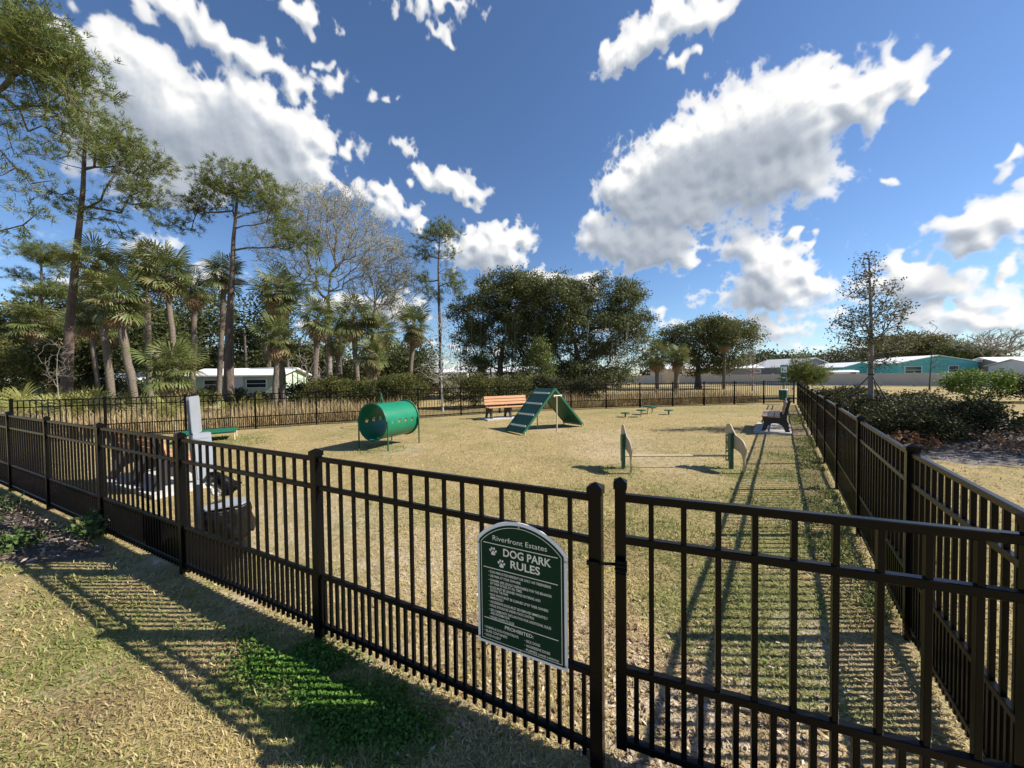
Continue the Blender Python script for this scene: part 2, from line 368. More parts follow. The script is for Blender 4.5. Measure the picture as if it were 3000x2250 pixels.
SAND = [(0.75, 1.65, 0.70, 1.0), (0.2, 2.2, 0.6, 0.8), (-1.0, 3.2, 0.9, 0.6), (-2.2, 4.0, 1.0, 0.55), (1.35, 1.35, 0.8, 0.8), (-0.2, 3.9, 0.5, 0.5), (-3.2, 4.6, 0.8, 0.5), (1.9, 2.25, 0.3, 0.8), (1.1, 11.1, 0.8, 0.55), (-2.6, 8.4, 0.6, 0.5),
        (2.2, 7.7, 1.0, 0.45), (8.1, 9.9, 0.7, 0.7), (2.9, 6.7, 0.9, 0.4), (-0.6, 2.2, 0.4, 0.7), (0.0, 1.85, 0.35, 0.7), (1.9, 1.9, 0.5, 0.5), (-2.1, 2.85, 0.3, 0.7), (-3.4, 3.4, 0.35, 0.7), (2.6, 9.6, 1.3, 0.35)]
GREEN = [(-1.45, 2.07, 0.28, 1.0), (-1.1, 1.93, 0.28, 1.0), (-0.78, 1.78, 0.26, 0.95), (-0.52, 1.66, 0.2, 0.8), (-0.8, 1.5, 0.25, 0.5), (-3.6, 3.05, 0.4, 0.5), (-4.6, 3.5, 0.45, 0.75), (2.0, 2.7, 0.45, 0.8), (2.7, 3.5, 0.45, 0.85), (3.6, 4.6, 0.42, 0.9),
         (4.6, 5.9, 0.45, 0.85), (5.5, 7.2, 0.45, 0.7), (1.55, 2.1, 0.32, 0.6), (1.9, 6.3, 0.35, 0.8), (3.8, 6.2, 0.4, 0.9), (-3.1, 8.4, 0.5, 0.6), (1.4, 3.4, 0.7, 0.38), (2.4, 4.6, 0.8, 0.36), (-8.0, 9.6, 1.2, 0.5),
         (4.0, 16.2, 2.6, 0.3), (-4, 12.4, 2.6, 0.3), (0.8, 4.4, 1.0, 0.2), (10, 17, 3, 0.3), (-2.4, 1.2, 0.5, 0.22), (-3.3, 2.2, 0.6, 0.25)]
def blobs(x, y, L):
    v = np.zeros_like(x)
    for a, b, r, w in L:
        d = np.sqrt((x - a) ** 2 + (y - b) ** 2) / r
        v = np.maximum(v, w * np.clip(1.35 - d, 0, 1))
    return v

def ground_material():
    m = bpy.data.materials.new('dry_lawn'); m.use_nodes = True; t = m.node_tree
    b = t.nodes['Principled BSDF']; b.inputs['Roughness'].default_value = 0.95; b.inputs['Specular IOR Level'].default_value = 0.1
    tcn = t.nodes.new('ShaderNodeTexCoord')
    at = t.nodes.new('ShaderNodeVertexColor'); at.layer_name = 'Col'          # r: bare sand, g: green growth
    sp = t.nodes.new('ShaderNodeSeparateColor'); t.links.new(at.outputs[0], sp.inputs[0])
    def noise(sc, det=6, ro=0.62):
        n = t.nodes.new('ShaderNodeTexNoise'); n.inputs['Scale'].default_value = sc; n.inputs['Detail'].default_value = det; n.inputs['Roughness'].default_value = ro
        t.links.new(tcn.outputs['Object'], n.inputs['Vector']); return n.outputs['Fac']
    def rng(v, a, c):
        r = t.nodes.new('ShaderNodeMapRange'); t.links.new(v, r.inputs[0]); r.inputs[1].default_value = a; r.inputs[2].default_value = c; return r.outputs[0]
    def mix(f, a, c):
        x = t.nodes.new('ShaderNodeMix'); x.data_type = 'RGBA'
        if isinstance(f, float): x.inputs[0].default_value = f
        else: t.links.new(f, x.inputs[0])
        for i, v in ((6, a), (7, c)):
            if isinstance(v, tuple): x.inputs[i].default_value = (*v, 1)
            else: t.links.new(v, x.inputs[i])
        return x.outputs[2]
    def mth(op, a, c):
        x = t.nodes.new('ShaderNodeMath'); x.operation = op; x.use_clamp = True
        for i, v in ((0, a), (1, c)):
            if isinstance(v, float): x.inputs[i].default_value = v
            else: t.links.new(v, x.inputs[i])
        return x.outputs[0]
    straw = mix(rng(noise(38, 5), 0.33, 0.67), (0.25, 0.19, 0.088), (0.45, 0.35, 0.175))
    straw = mix(mth('MULTIPLY', rng(noise(3.0, 4), 0.45, 0.7), 0.35), straw, (0.36, 0.27, 0.15))
    olive = mix(rng(noise(44, 5), 0.33, 0.67), (0.075, 0.085, 0.025), (0.26, 0.25, 0.09))
    fo = mth('ADD', mth('MULTIPLY', rng(noise(0.8, 4), 0.42, 0.66), 0.45), sp.outputs[1])
    c = mix(fo, straw, olive)
    sand = mix(rng(noise(24, 5), 0.35, 0.65), (0.38, 0.30, 0.23), (0.62, 0.53, 0.44))
    fsand = mth('MULTIPLY', sp.outputs[0], rng(noise(7, 5), 0.30, 0.6))
    fsand = mth('ADD', fsand, mth('MULTIPLY', rng(noise(1.7, 5), 0.6, 0.72), 0.45))
    c = mix(fsand, c, sand)
    c = mix(mth('MULTIPLY', rng(noise(5.5, 4, 0.7), 0.50, 0.68), 0.55), c, (0.20, 0.145, 0.085))
    c = mix(mth('MULTIPLY', rng(noise(2.1, 5, 0.7), 0.54, 0.70), 0.5), c, (0.16, 0.165, 0.06))
    t.links.new(c, b.inputs['Base Color'])
    bp = t.nodes.new('ShaderNodeBump'); bp.inputs['Strength'].default_value = 0.9; bp.inputs['Distance'].default_value = 0.02
    t.links.new(noise(55, 5), bp.inputs['Height']); t.links.new(bp.outputs[0], b.inputs['Normal'])
    return m
M_ground = ground_material()
def axis(a, b, near, far_):
    xs = [0.0]; st = near
    while xs[-1] < b: xs.append(xs[-1] + st); st = min(st * 1.06, far_)
    ys = [0.0]; st = near
    while ys[-1] > a: ys.append(ys[-1] - st); st = min(st * 1.06, far_)
    return np.array(sorted(set(xs + ys)))
gx = axis(-1500, 1500, 0.16, 120); gy = axis(-300, 2500, 0.16, 120)
GX, GY = np.meshgrid(gx, gy); n1, n2 = len(gx), len(gy)
def gz(x, y):     # hollows and tufts of the lawn; the plot itself is level
    r = np.hypot(x, y)
    return (fbm(x, y, 1.1, 5) - 0.5) * 0.035 * np.clip(1.6 - r / 40, 0, 1) - 0.006
Vg = np.stack([GX.ravel(), GY.ravel(), gz(GX.ravel(), GY.ravel())], 1)
ii = (np.arange(n2 - 1)[:, None] * n1 + np.arange(n1 - 1)[None]).ravel()
Fg = np.stack([ii, ii + 1, ii + n1 + 1, ii + n1], 1)
gc = np.zeros((len(Vg), 3)); gc[:, 0] = blobs(Vg[:, 0], Vg[:, 1], SAND); gc[:, 1] = blobs(Vg[:, 0], Vg[:, 1], GREEN) * 0.9
tag(link('ground', raw_mesh('ground', Vg, Fg, M_ground, gc, smooth=True)), 'sandy lawn of dry straw grass with green patches', 'ground', kind='structure')

# mulch beds: low domed sheets of their own
def bed(name, poly, m, h=0.05, label=''):
    P = np.array(poly); c = P.mean(0); V = [(c[0], c[1], h)]; F = []
    n = len(P); rings = [0.35, 0.7, 0.9, 1.0]
    for q in rings:
        for p in P:
            x, y = c + (p - c) * q; V.append((x, y, h * (1 - q ** 4) + 0.01 + 0.0 * q - (0.03 if q == 1 else 0)))
    for j in range(n): F.append((0, 1 + j, 1 + (j + 1) % n))
    for k in range(len(rings) - 1):
        for j in range(n):
            a, b = 1 + k * n + j, 1 + k * n + (j + 1) % n; F.append((a, a + n, b + n, b))
    return tag(link(name, raw_mesh(name, V, F, m, smooth=True)), label, 'mulch', kind='structure')
M_mulch = mat('bark_mulch', (0.055, 0.040, 0.030), 0.95, col2=(0.22, 0.17, 0.135), scale=34, bump=1.0, bscale=60, cont=0.8)
M_mulch2 = mat('weathered_mulch', (0.07, 0.058, 0.050), 0.95, col2=(0.27, 0.235, 0.205), scale=34, bump=1.0, bscale=60, cont=0.8)
BED_L = [(-3.9, 3.42), (-5.6, 4.25), (-8.4, 5.62), (-11, 6.9), (-13, 5.5), (-9, 3.6), (-6.3, 3.35), (-5.2, 3.3), (-4.5, 3.25)]
BED_R = [(8.3, 8.9), (10.2, 11.6), (14, 16.6), (17.2, 20.6), (21, 21), (19, 16), (17, 12), (15.5, 8.0), (12.6, 6.0), (10, 5.9), (8.1, 6.2), (7.7, 7.2)]
bed('mulch_bed', BED_L, M_mulch, 0.06, 'dark bark mulch outside the fence at the far left')
bed('mulch_bed', BED_R, M_mulch2, 0.05, 'grey weathered mulch under the hedge right of the fence')

# ------------------------------------------------------------------ black picket fences
RZ = (1.20, 1.014, 0.432, 0.105)       # tops of the four rails
RH, RD = 0.030, 0.027
me_picket = MB().box((0, 0, (1.185 + 0.035) / 2), (0.0185, 0.0185, 1.185 - 0.035), ch=0.0015).mesh('picket', M_black)
me_short = MB().box((0, 0, (0.42 + 0.035) / 2), (0.0185, 0.0185, 0.42 - 0.035), ch=0.0015).mesh('short_picket', M_black)
def post_mesh(w, h, name):
    b = MB().box((0, 0, (h - 0.3) / 2 - 0.0), (w, w, h + 0.3 - 0.02), ch=0.002)
    return b.mesh(name, M_black)
def cap_mesh(w, name):
    c = w / 2 + 0.005; V = [(sx * c, sy * c, z) for z in (0, 0.030) for sx, sy in ((1, 1), (-1, 1), (-1, -1), (1, -1))] + [(0, 0, 0.049)]
    F = [(3, 2, 1, 0)] + [(i, (i + 1) % 4, 4 + (i + 1) % 4, 4 + i) for i in range(4)] + [(4 + i, 4 + (i + 1) % 4, 8) for i in range(4)]
    return raw_mesh(name, V, F, M_black)
me_post, me_cap = post_mesh(0.054, 1.22, 'post'), cap_mesh(0.054, 'post_cap')
_rails = {}
def rail_mesh(L):
    k = round(L, 3)
    if k not in _rails: _rails[k] = MB().box((0, 0, 0), (L, RD, RH), ch=0.003).mesh('rail', M_black)
    return _rails[k]
def add_post(root, p, ang):
    o = link('post', me_post, root, loc=(p.x, p.y, 0), rot=(0, 0, ang))
    return link('post_cap', me_cap, o, loc=(0, 0, 1.205))
def add_panel(root, A, B, single_short=True, stuff=None, npk=15):
    d = B - A; L = d.length; ang = math.atan2(d.y, d.x); u = d / L
    mid = (A + B) / 2
    for z in RZ: link('rail', rail_mesh(L - 0.056), root, loc=(mid.x, mid.y, z - RH / 2), rot=(0, 0, ang))
    sp = L / (npk + 1)
    for k in range(1, npk + 1):
        p = A + u * sp * k; link('picket', me_picket, root, loc=(p.x, p.y, 0), rot=(0, 0, ang))
    for k in range(npk + 1):
        p = A + u * sp * (k + 0.5)
        if single_short: link('short_picket', me_short, root, loc=(p.x, p.y, 0), rot=(0, 0, ang))
        else: stuff.box((p.x, p.y, 0.2275), (0.0185, 0.0185, 0.385), M=Matrix.Rotation(ang, 3, 'Z'))
def fence(name, label, pts, single=99, first_post=True, last_post=True):
    root = thing(name, label, 'fence', pts[0]); o0 = Vector(pts[0]); st = MB()
    for i, p in enumerate(pts):
        p = Vector(p) - o0
        j = min(i, len(pts) - 2); d = Vector(pts[j + 1]) - Vector(pts[j])
        if (i > 0 or first_post) and (i < len(pts) - 1 or last_post): add_post(root, p, math.atan2(d.y, d.x))
        if i < len(pts) - 1: add_panel(root, p, Vector(pts[i + 1]) - o0, i < single, st)
    if st.V: tag(st.build('short_pickets', M_black, root), kind='stuff')
    return root
front_pts = [FRONT0 + FRONTD * PL * k for k in range(0, 8)]
fence('picket_fence', 'black metal picket fence carrying the green rules sign, left of the gate', front_pts)
right_pts = [RIGHT0 + RIGHTD * PL * k for k in range(0, 12)]
HINGE = Vector((1.715, 1.085, 0))
fence('picket_fence', 'black picket fence receding along the right side behind the bench', [HINGE] + right_pts, single=7)
far_pts = [FAR0 + FARD1 * PL * k for k in range(0, 9)]
far_pts += [far_pts[-1] + FARD2 * PL * k for k in range(1, 10)]
ff = fence('picket_fence', 'far black picket fence across the back of the dog park', [right_pts[-1] * 0.35 + FAR0 * 0.65] + far_pts[1:], single=0)

# gate: own frame, stile with cap, rails and wider set pickets
GA = Vector((0.470, 1.555, 0)); GD = (HINGE - GA); GL = GD.length - 0.075; GD.normalize(); gang = math.atan2(GD.y, GD.x)
gate = thing('gate', 'black metal picket gate closing against the latch post beside the rules sign', 'gate', GA, gang)
for x in (0.0, GL):
    st = MB().box((0, 0, 0.64), (0.046, 0.046, 1.17), ch=0.002).build('stile', M_black, gate, loc=(x, 0, 0))
    link('stile_cap', cap_mesh(0.046, 'stile_cap'), st, loc=(0, 0, 1.213))
for z in RZ: MB().box((GL / 2, 0, z - 0.01 - 0.017), (GL - 0.046, 0.032, 0.034), ch=0.003).build('rail', M_black, gate)
npk = 9; sp = GL / (npk + 1)
for k in range(1, npk + 1): link('picket', me_picket, gate, loc=(sp * k, 0, 0.02), scale=(1.12, 1.12, 0.975))
for k in range(npk + 1): link('short_picket', me_short, gate, loc=(sp * (k + 0.5), 0, 0.03), scale=(1.12, 1.12, 0.92))
for z in (1.175, 0.99, 0.41, 0.085):      # bright welds where the rails meet the stile
    MB().tube([(0.024, 0.0175, z - 0.016), (0.025, 0.0175, z + 0.014)], 0.0028, 6).build('weld', M_steel, gate)
# latch: a sprung bar from the fence post to a catch on the stile
lb = MB(); q0 = (FRONT0 - GA); q0 = Vector((q0.dot(GD), q0.dot(Vector((-GD.y, GD.x, 0))), 0.905))
lb.tube([q0 + Vector((-0.012, -0.035, 0.012)), (-0.024, -0.030, 0.885)], 0.007, 8)
lb.box(q0 + Vector((-0.01, -0.034, 0.012)), (0.05, 0.016, 0.016))
lt = lb.build('latch', M_black, gate)
cb = MB().box((0.003, -0.033, 0.885), (0.05, 0.022, 0.045), ch=0.004)
for dz in (-0.03, -0.012, 0.006, 0.022): cb.tube([(-0.02, -0.046, 0.885 + dz), (0.025, -0.046, 0.885 + dz)], 0.0045, 6)
cb.build('latch_catch', M_black, lt)

# ------------------------------------------------------------------ rules sign on the front fence
SGN = thing('rules_sign', 'dark green arched dog park rules sign with white edge on the front fence', 'sign',
            FRONT0 + FRONTD * 0.585 + Vector((-0.4413, -0.8974, 0)) * 0.022 + Vector((0, 0, 0.396)),
            math.atan2(-FRONTD.y, -FRONTD.x))
SM = Matrix(((1, 0, 0, 0), (0, 0, -1, 0), (0, 1, 0, 0), (0, 0, 0, 1)))       # sign x -> fence, sign y -> up, sign z -> towards the viewer
def arch(x0, x1, y0, ys, yt, n=22):
    P = [(x0, y0), (x1, y0), (x1, ys)]; cx = (x0 + x1) / 2; hw = (x1 - x0) / 2; r = yt - ys
    R = (hw * hw + r * r) / (2 * r); a0 = math.asin(min(1, hw / R))
    for k in range(n + 1):
        a = a0 - 2 * a0 * k / n; P.append((cx + R * math.sin(a), yt - R + R * math.cos(a)))
    P.append((x0, ys)); 
    out = []
    for p in P:
        if not out or (abs(p[0] - out[-1][0]) + abs(p[1] - out[-1][1])) > 1e-5: out.append(p)
    return out
def at_sign(z): return SM @ Matrix.Translation((0, 0, z))
MB().prism(arch(0, 0.462, 0, 0.522, 0.628), 0.004, at_sign(0.0)).build('white_panel', M_white, SGN)
MB().prism(arch(0.014, 0.448, 0.014, 0.512, 0.611), 0.002, at_sign(0.0032)).build('green_panel', M_signgreen, SGN)
outer, inner = arch(0.024, 0.438, 0.024, 0.508, 0.601), arch(0.0265, 0.4355, 0.0265, 0.5065, 0.5985)
bm = MB(); n = len(outer)
V = [at_sign(0.0) @ Vector((x, y, 0.0047)) for x, y in outer] + [at_sign(0.0) @ Vector((x, y, 0.0047)) for x, y in inner]
bm.add(V, [(i, (i + 1) % n, n + (i + 1) % n, n + i) for i in range(n)]); bm.build('border_line', M_letter, SGN)
for y in (0.5035, 0.382, 0.1295):
    bm = MB().prism([(0.037, y - 0.0018), (0.420, y - 0.0018), (0.420, y + 0.0018), (0.037, y + 0.0018)], 0.0006, at_sign(0.0045)); bm.build('rule_line', M_letter, SGN)
def text(s, x, y, h, width=None, bold=0.0, right=False):
    """lettering with cap height h, its left end at (x, y); width squeezes it to the measured length"""
    cu = bpy.data.curves.new('lettering', 'FONT'); cu.body = s; cu.size = h / 0.70; cu.offset = bold; cu.resolution_u = 3
    ob = bpy.data.objects.new('lettering', cu); COL.objects.link(ob)
    dg = bpy.context.evaluated_depsgraph_get(); dg.update()
    me = bpy.data.meshes.new_from_object(ob.evaluated_get(dg)); bpy.data.objects.remove(ob)
    co = np.zeros(len(me.vertices) * 3, np.float32); me.vertices.foreach_get('co', co); co = co.reshape(-1, 3)
    co[:, 0] -= co[:, 0].min()
    if width: co[:, 0] *= width / max(1e-6, co[:, 0].max())
    co[:, 0] += x; co[:, 1] += y
    out = np.stack([co[:, 0], np.full(len(co), -0.0046), co[:, 1]], 1).astype(np.float32)
    me.vertices.foreach_set('co', out.ravel()); me.update(); me.materials.clear(); me.materials.append(M_letter)
    me.name = 'lettering'
    return link('lettering', me, SGN)
def serif_feet(xs, y, h):
    b = MB()
    for x, w in xs: b.prism([(x, y), (x + w, y), (x + w, y + h), (x, y + h)], 0.0004, at_sign(0.0046))
    return b
text('Riverfront Estates', 0.090, 0.5215, 0.0245, 0.280)
text('DOG PARK', 0.147, 0.4545, 0.036, 0.242, bold=0.0012)
text('RULES', 0.185, 0.4055, 0.036, 0.150, bold=0.0012)
h = 0.0118
for s, y, w, bul in [('DOG PARK IS FOR RESIDENT USE ONLY. NO TRESPASSING', 0.3575, 0.314, 1), ('USE PARK AT YOUR OWN RISK', 0.3375, 0.165, 1),
                     ('OWNERS ARE LEGALLY RESPONSIBLE FOR THE BEHAVIOR', 0.3165, 0.318, 1), ('OF THEIR DOG(S) AT ALL TIMES.', 0.3005, 0.172, 0),
                     ('DOGS MUST BE LEASHED WHILE ENTERING AND', 0.2815, 0.263, 1), ('EXITING THE PARK', 0.2655, 0.099, 0),
                     ('DOG WASTE MUST BE CLEANED UP BY THEIR OWNERS', 0.2455, 0.300, 1), ('IMMEDIATELY', 0.2295, 0.073, 0),
                     ('AGGRESSIVE DOGS MUST BE REMOVED IMMEDIATELY', 0.2095, 0.298, 1), ('DOGS SHOULD BE UNDER VOICE CONTROL', 0.1905, 0.232, 1),
                     ('SEE COMMUNITY DECLARATION FOR ADDITIONAL RULES', 0.1690, 0.313, 1), ('AND INFORMATION', 0.1530, 0.102, 0),
                     ('HOURS: DAWN TO DUSK', 0.1335, 0.129, 1)]:
    text(s, 0.073, y, h, w, bold=0.0003)
    if bul: MB().tube([at_sign(0) @ Vector((0.0665, y + 0.006, 0.0043)), at_sign(0) @ Vector((0.0665, y + 0.006, 0.0047))], 0.0017, 8).build('bullet', M_letter, SGN)
text('PROHIBITED:', 0.151, 0.1005, 0.0165, 0.148, bold=0.0004)
for s, x, y, w in [('HUMAN & DOG FOOD/TREATS', 0.0440, 0.0765, 0.178), ('GLASS CONTAINERS', 0.0440, 0.0575, 0.119), ('DOGS IN HEAT', 0.0440, 0.0375, 0.084),
                   ('SICK DOGS', 0.262, 0.0725, 0.070), ('AGGRESSIVE DOGS', 0.262, 0.0510, 0.118), ('PUPPIES', 0.262, 0.0305, 0.055), ('(UNDER 4 MONTHS)', 0.3225, 0.0315, 0.098)]:
    text(s, x, y, h if s[0] != '(' else 0.0085, w, bold=0.0003)
    if s[0] != '(': MB().tube([at_sign(0) @ Vector((x - 0.0065, y + 0.006, 0.0043)), at_sign(0) @ Vector((x - 0.0065, y + 0.006, 0.0047))], 0.0017, 8).build('bullet', M_letter, SGN)
def disc(b, cx, cy, rx, ry, rot=0, n=14, z=0.0046):
    P = []
    for k in range(n):
        a = 2 * math.pi * k / n; x, y = rx * math.cos(a), ry * math.sin(a)
        P.append((cx + x * math.cos(rot) - y * math.sin(rot), cy + x * math.sin(rot) + y * math.cos(rot)))
    b.prism(P, 0.0006, at_sign(z))
for cx, cy in ((0.091, 0.466), (0.136, 0.414)):
    b = MB()
    P = []
    for k in range(20):      # heel pad: three soft lobes
        a = 2 * math.pi * k / 20; r = 0.0105 * (1 + 0.16 * math.cos(3 * (a - math.pi / 2)))
        P.append((cx + 0.001 + r * 1.05 * math.cos(a), cy - 0.009 + r * math.sin(a)))
    b.prism(P, 0.0006, at_sign(0.0046))
    for dx, dy, r in ((-0.0145, 0.004, 0.45), (-0.006, 0.0135, 0.15), (0.0065, 0.0135, -0.15), (0.0155, 0.0015, -0.45)):
        disc(b, cx + dx, cy + dy, 0.0047, 0.0068, r)
    b.build('paw_print', M_letter, SGN)
for x, y in ((0.454, 0.492), (0.452, 0.020), (0.010, 0.025), (0.231, 0.606), (0.231, 0.020), (0.008, 0.495)):
    MB().tube([at_sign(0) @ Vector((x, y, 0.002)), at_sign(0) @ Vector((x, y, 0.0075))], [0.0055, 0.004], 10).build('screw', M_steel, SGN)

# ------------------------------------------------------------------ benches: three black end frames, planks, concrete pad
def curve_pts(P, n=5):
    """smooth outline through control points (Catmull-Rom), open"""
    out = []; Q = [P[0]] + list(P) + [P[-1]]
    for i in range(1, len(Q) - 2):
        for k in range(n):
            t = k / n; a, b, c, d = (np.array(q) for q in Q[i - 1:i + 3])
            out.append(tuple(0.5 * ((2 * b) + (-a + c) * t + (2 * a - 5 * b + 4 * c - d) * t * t + (-a + 3 * b - 3 * c + d) * t ** 3)))
    out.append(tuple(P[-1])); return out
# side profile, x towards the front of the bench, y up
prof = [(-0.33, 0.0), (-0.23, 0.0)] + curve_pts([(-0.215, 0.03), (-0.17, 0.14), (-0.09, 0.205), (0.0, 0.222), (0.09, 0.205), (0.16, 0.14), (0.20, 0.03)], 4) + [(0.215, 0.0), (0.305, 0.0)] \
     + curve_pts([(0.305, 0.03), (0.275, 0.14), (0.262, 0.24), (0.285, 0.33), (0.30, 0.375)], 4) + [(0.30, 0.40), (-0.11, 0.385)] \
     + curve_pts([(-0.16, 0.42), (-0.185, 0.50), (-0.225, 0.66), (-0.285, 0.86)], 4) + [(-0.345, 0.865)] \
     + curve_pts([(-0.335, 0.80), (-0.29, 0.60), (-0.265, 0.42), (-0.26, 0.28), (-0.285, 0.13), (-0.33, 0.02)], 4)
_pr = []
for p in prof:
    if not _pr or math.hypot(p[0] - _pr[-1][0], p[1] - _pr[-1][1]) > 0.004: _pr.append(p)
BL = 1.86
me_frame = MB().prism(_pr, 0.062, Matrix(((0, 0, 1, 0), (1, 0, 0, 0), (0, 1, 0, 0), (0, 0, 0, 1)))).mesh('end_frame', M_blackplastic)
def bench(label, loc, ang, m_plank, back=3, nfr=3):
    """local x along the bench, local y towards its front"""
    b = thing('park_bench', label, 'bench', loc, ang, 'park benches on concrete pads')
    for k in range(nfr): link('end_frame', me_frame, b, loc=(-BL / 2 + 0.11 + (BL - 0.22) * k / (nfr - 1), 0, 0.05))
    for k in range(3):
        MB().box((0, 0, 0), (BL, 0.132, 0.038), ch=0.006).build('seat_plank', m_plank, b, loc=(0, 0.245 - 0.143 * k, 0.05 + 0.418 - 0.004 * k), rot=(math.radians(1.5), 0, 0))
    for k in range(back):
        z = 0.545 + 0.118 * k; y = -0.165 - (z - 0.42) * 0.245
        MB().box((0, 0, 0), (BL, 0.036, 0.104), ch=0.006).build('back_plank', m_plank, b, loc=(0, y + 0.012, 0.05 + z), rot=(math.radians(14), 0, 0))
    return b
def pad(label, loc, ang, sx, sy, h=0.05):
    o = MB().box((0, 0, h / 2 - 0.05), (sx, sy, h + 0.1)).build('concrete_pad', M_concrete, loc=loc, rot=(0, 0, ang))
    return tag(o, label, 'pad', 'concrete bench pads')
ang_r = math.atan2(RIGHTD.y, RIGHTD.x)
c = Vector((7.79, 10.64, 0)); pad('concrete pad under the bench by the right hand fence', c, ang_r, 2.08, 0.86)
bench('black framed bench seen end-on with brown planks beside the right fence', c + Vector((0.05, -0.04, 0)), ang_r, M_plank2)
c = Vector((-0.18, 14.25, 0)); a2 = math.atan2(-FARD2.y, -FARD2.x)
pad('concrete pad under the bench behind the A-frame ramp', c, a2, 2.1, 0.85)
bench('orange plank bench facing the camera in front of the far fence hedge', c + Vector((0.0, 0.03, 0)), a2 + math.pi, M_plank)
c = Vector((-5.92, 5.98, 0)); a3 = math.atan2(-FRONTD.y, -FRONTD.x)
pad('concrete pad under the bench behind the left front fence', c, a3, 2.2, 0.95)
bench('orange plank bench seen from behind through the left front fence', c + Vector((-0.03, -0.06, 0)), a3, M_plank)

# ------------------------------------------------------------------ tunnel
TA = Vector((0.43, 0.903, 0)).normalized(); TN = Vector((TA.y, -TA.x, 0))
tun = thing('dog_tunnel', 'bright green tube tunnel on four legs with peep holes', 'tunnel', (-3.08, 8.92, 0), math.atan2(TA.y, TA.x))
TL, TR, TZ = 1.12, 0.432, 0.645
nseg, nl = 112, 64; V = []; F = []
holes = [(-0.33, 0), (-0.11, 0), (0.11, 0), (0.33, 0)]
for rr in (TR, TR - 0.012):
    for i in range(nl + 1):
        for j in range(nseg):
            a = 2 * math.pi * j / nseg; V.append((-TL / 2 + TL * i / nl, rr * math.cos(a), TZ + rr * math.sin(a)))
half = (nl + 1) * nseg
def in_hole(i, j):
    x = -TL / 2 + TL * (i + 0.5) / nl; a = 2 * math.pi * (j + 0.5) / nseg
    for hx, _ in holes:
        for ha in (0.0, math.pi):
            dy = ((a - ha + math.pi) % (2 * math.pi) - math.pi) * TR
            if (x - hx) ** 2 + dy * dy < 0.050 ** 2: return True
    return False
H = set((i, j) for i in range(nl) for j in range(nseg) if in_hole(i, j))
for i in range(nl):
    for j in range(nseg):
        k = (j + 1) % nseg
        a, b, c, d = i * nseg + j, i * nseg + k, (i + 1) * nseg + k, (i + 1) * nseg + j
        if (i, j) in H: continue
        F += [(a, d, c, b), (half + a, half + b, half + c, half + d)]
        for (ni, nj, e) in ((i - 1, j, (a, b)), (i + 1, j, (d, c)), (i, (j - 1) % nseg, (a, d)), (i, k, (b, c))):
            if (ni, nj) in H: F.append((e[0], e[1], half + e[1], half + e[0]))
for e in (0, nl):
    for j in range(nseg):
        k = (j + 1) % nseg; F.append((e * nseg + j, e * nseg + k, half + e * nseg + k, half + e * nseg + j))
smooth_angle(link('tube', raw_mesh('tube', V, F, M_tube), tun), 50)
for e in (-1, 1):
    P = [(e * TL / 2, (TR + 0.012) * math.cos(t * 2 * math.pi / 40), TZ + (TR + 0.012) * math.sin(t * 2 * math.pi / 40)) for t in range(41)]
    smooth_angle(MB().tube(P, 0.021, 8, cap=False).build('end_ring', M_green, tun), 60)
    for s in (-1, 1):
        lg = MB().tube([(e * (TL / 2 - 0.02), s * (TR + 0.035), -0.1), (e * (TL / 2 - 0.02), s * (TR + 0.035), TZ + 0.02)], 0.018, 10)
        smooth_angle(lg.build('leg', M_green, tun), 50)
        MB().box((e * (TL / 2 - 0.02), s * (TR + 0.022), TZ), (0.05, 0.06, 0.07)).build('bracket', M_green, tun)

# ------------------------------------------------------------------ hoop jump seen edge-on behind the tunnel
hp = thing('hoop_jump', 'dark green hoop jump seen edge-on behind the tunnel', 'hoop', (-4.45, 12.1, 0), math.radians(25))
P = [(0.0 + 0.0 * k, 0.36 * math.cos(k * math.pi / 18), 0.80 + 0.36 * math.sin(k * math.pi / 18)) for k in range(37)]
smooth_angle(MB().tube(P, 0.018, 8, cap=False).build('hoop', M_green, hp), 60)
for s in (-1, 1):
    MB().tube([(0, s * 0.42, -0.1), (0, s * 0.42, 0.98)], 0.022, 8).build('post', M_green, hp)
    MB().tube([(0, s * 0.42, 0.80), (0, s * 0.36, 0.80)], 0.014, 8).build('bracket', M_green, hp)

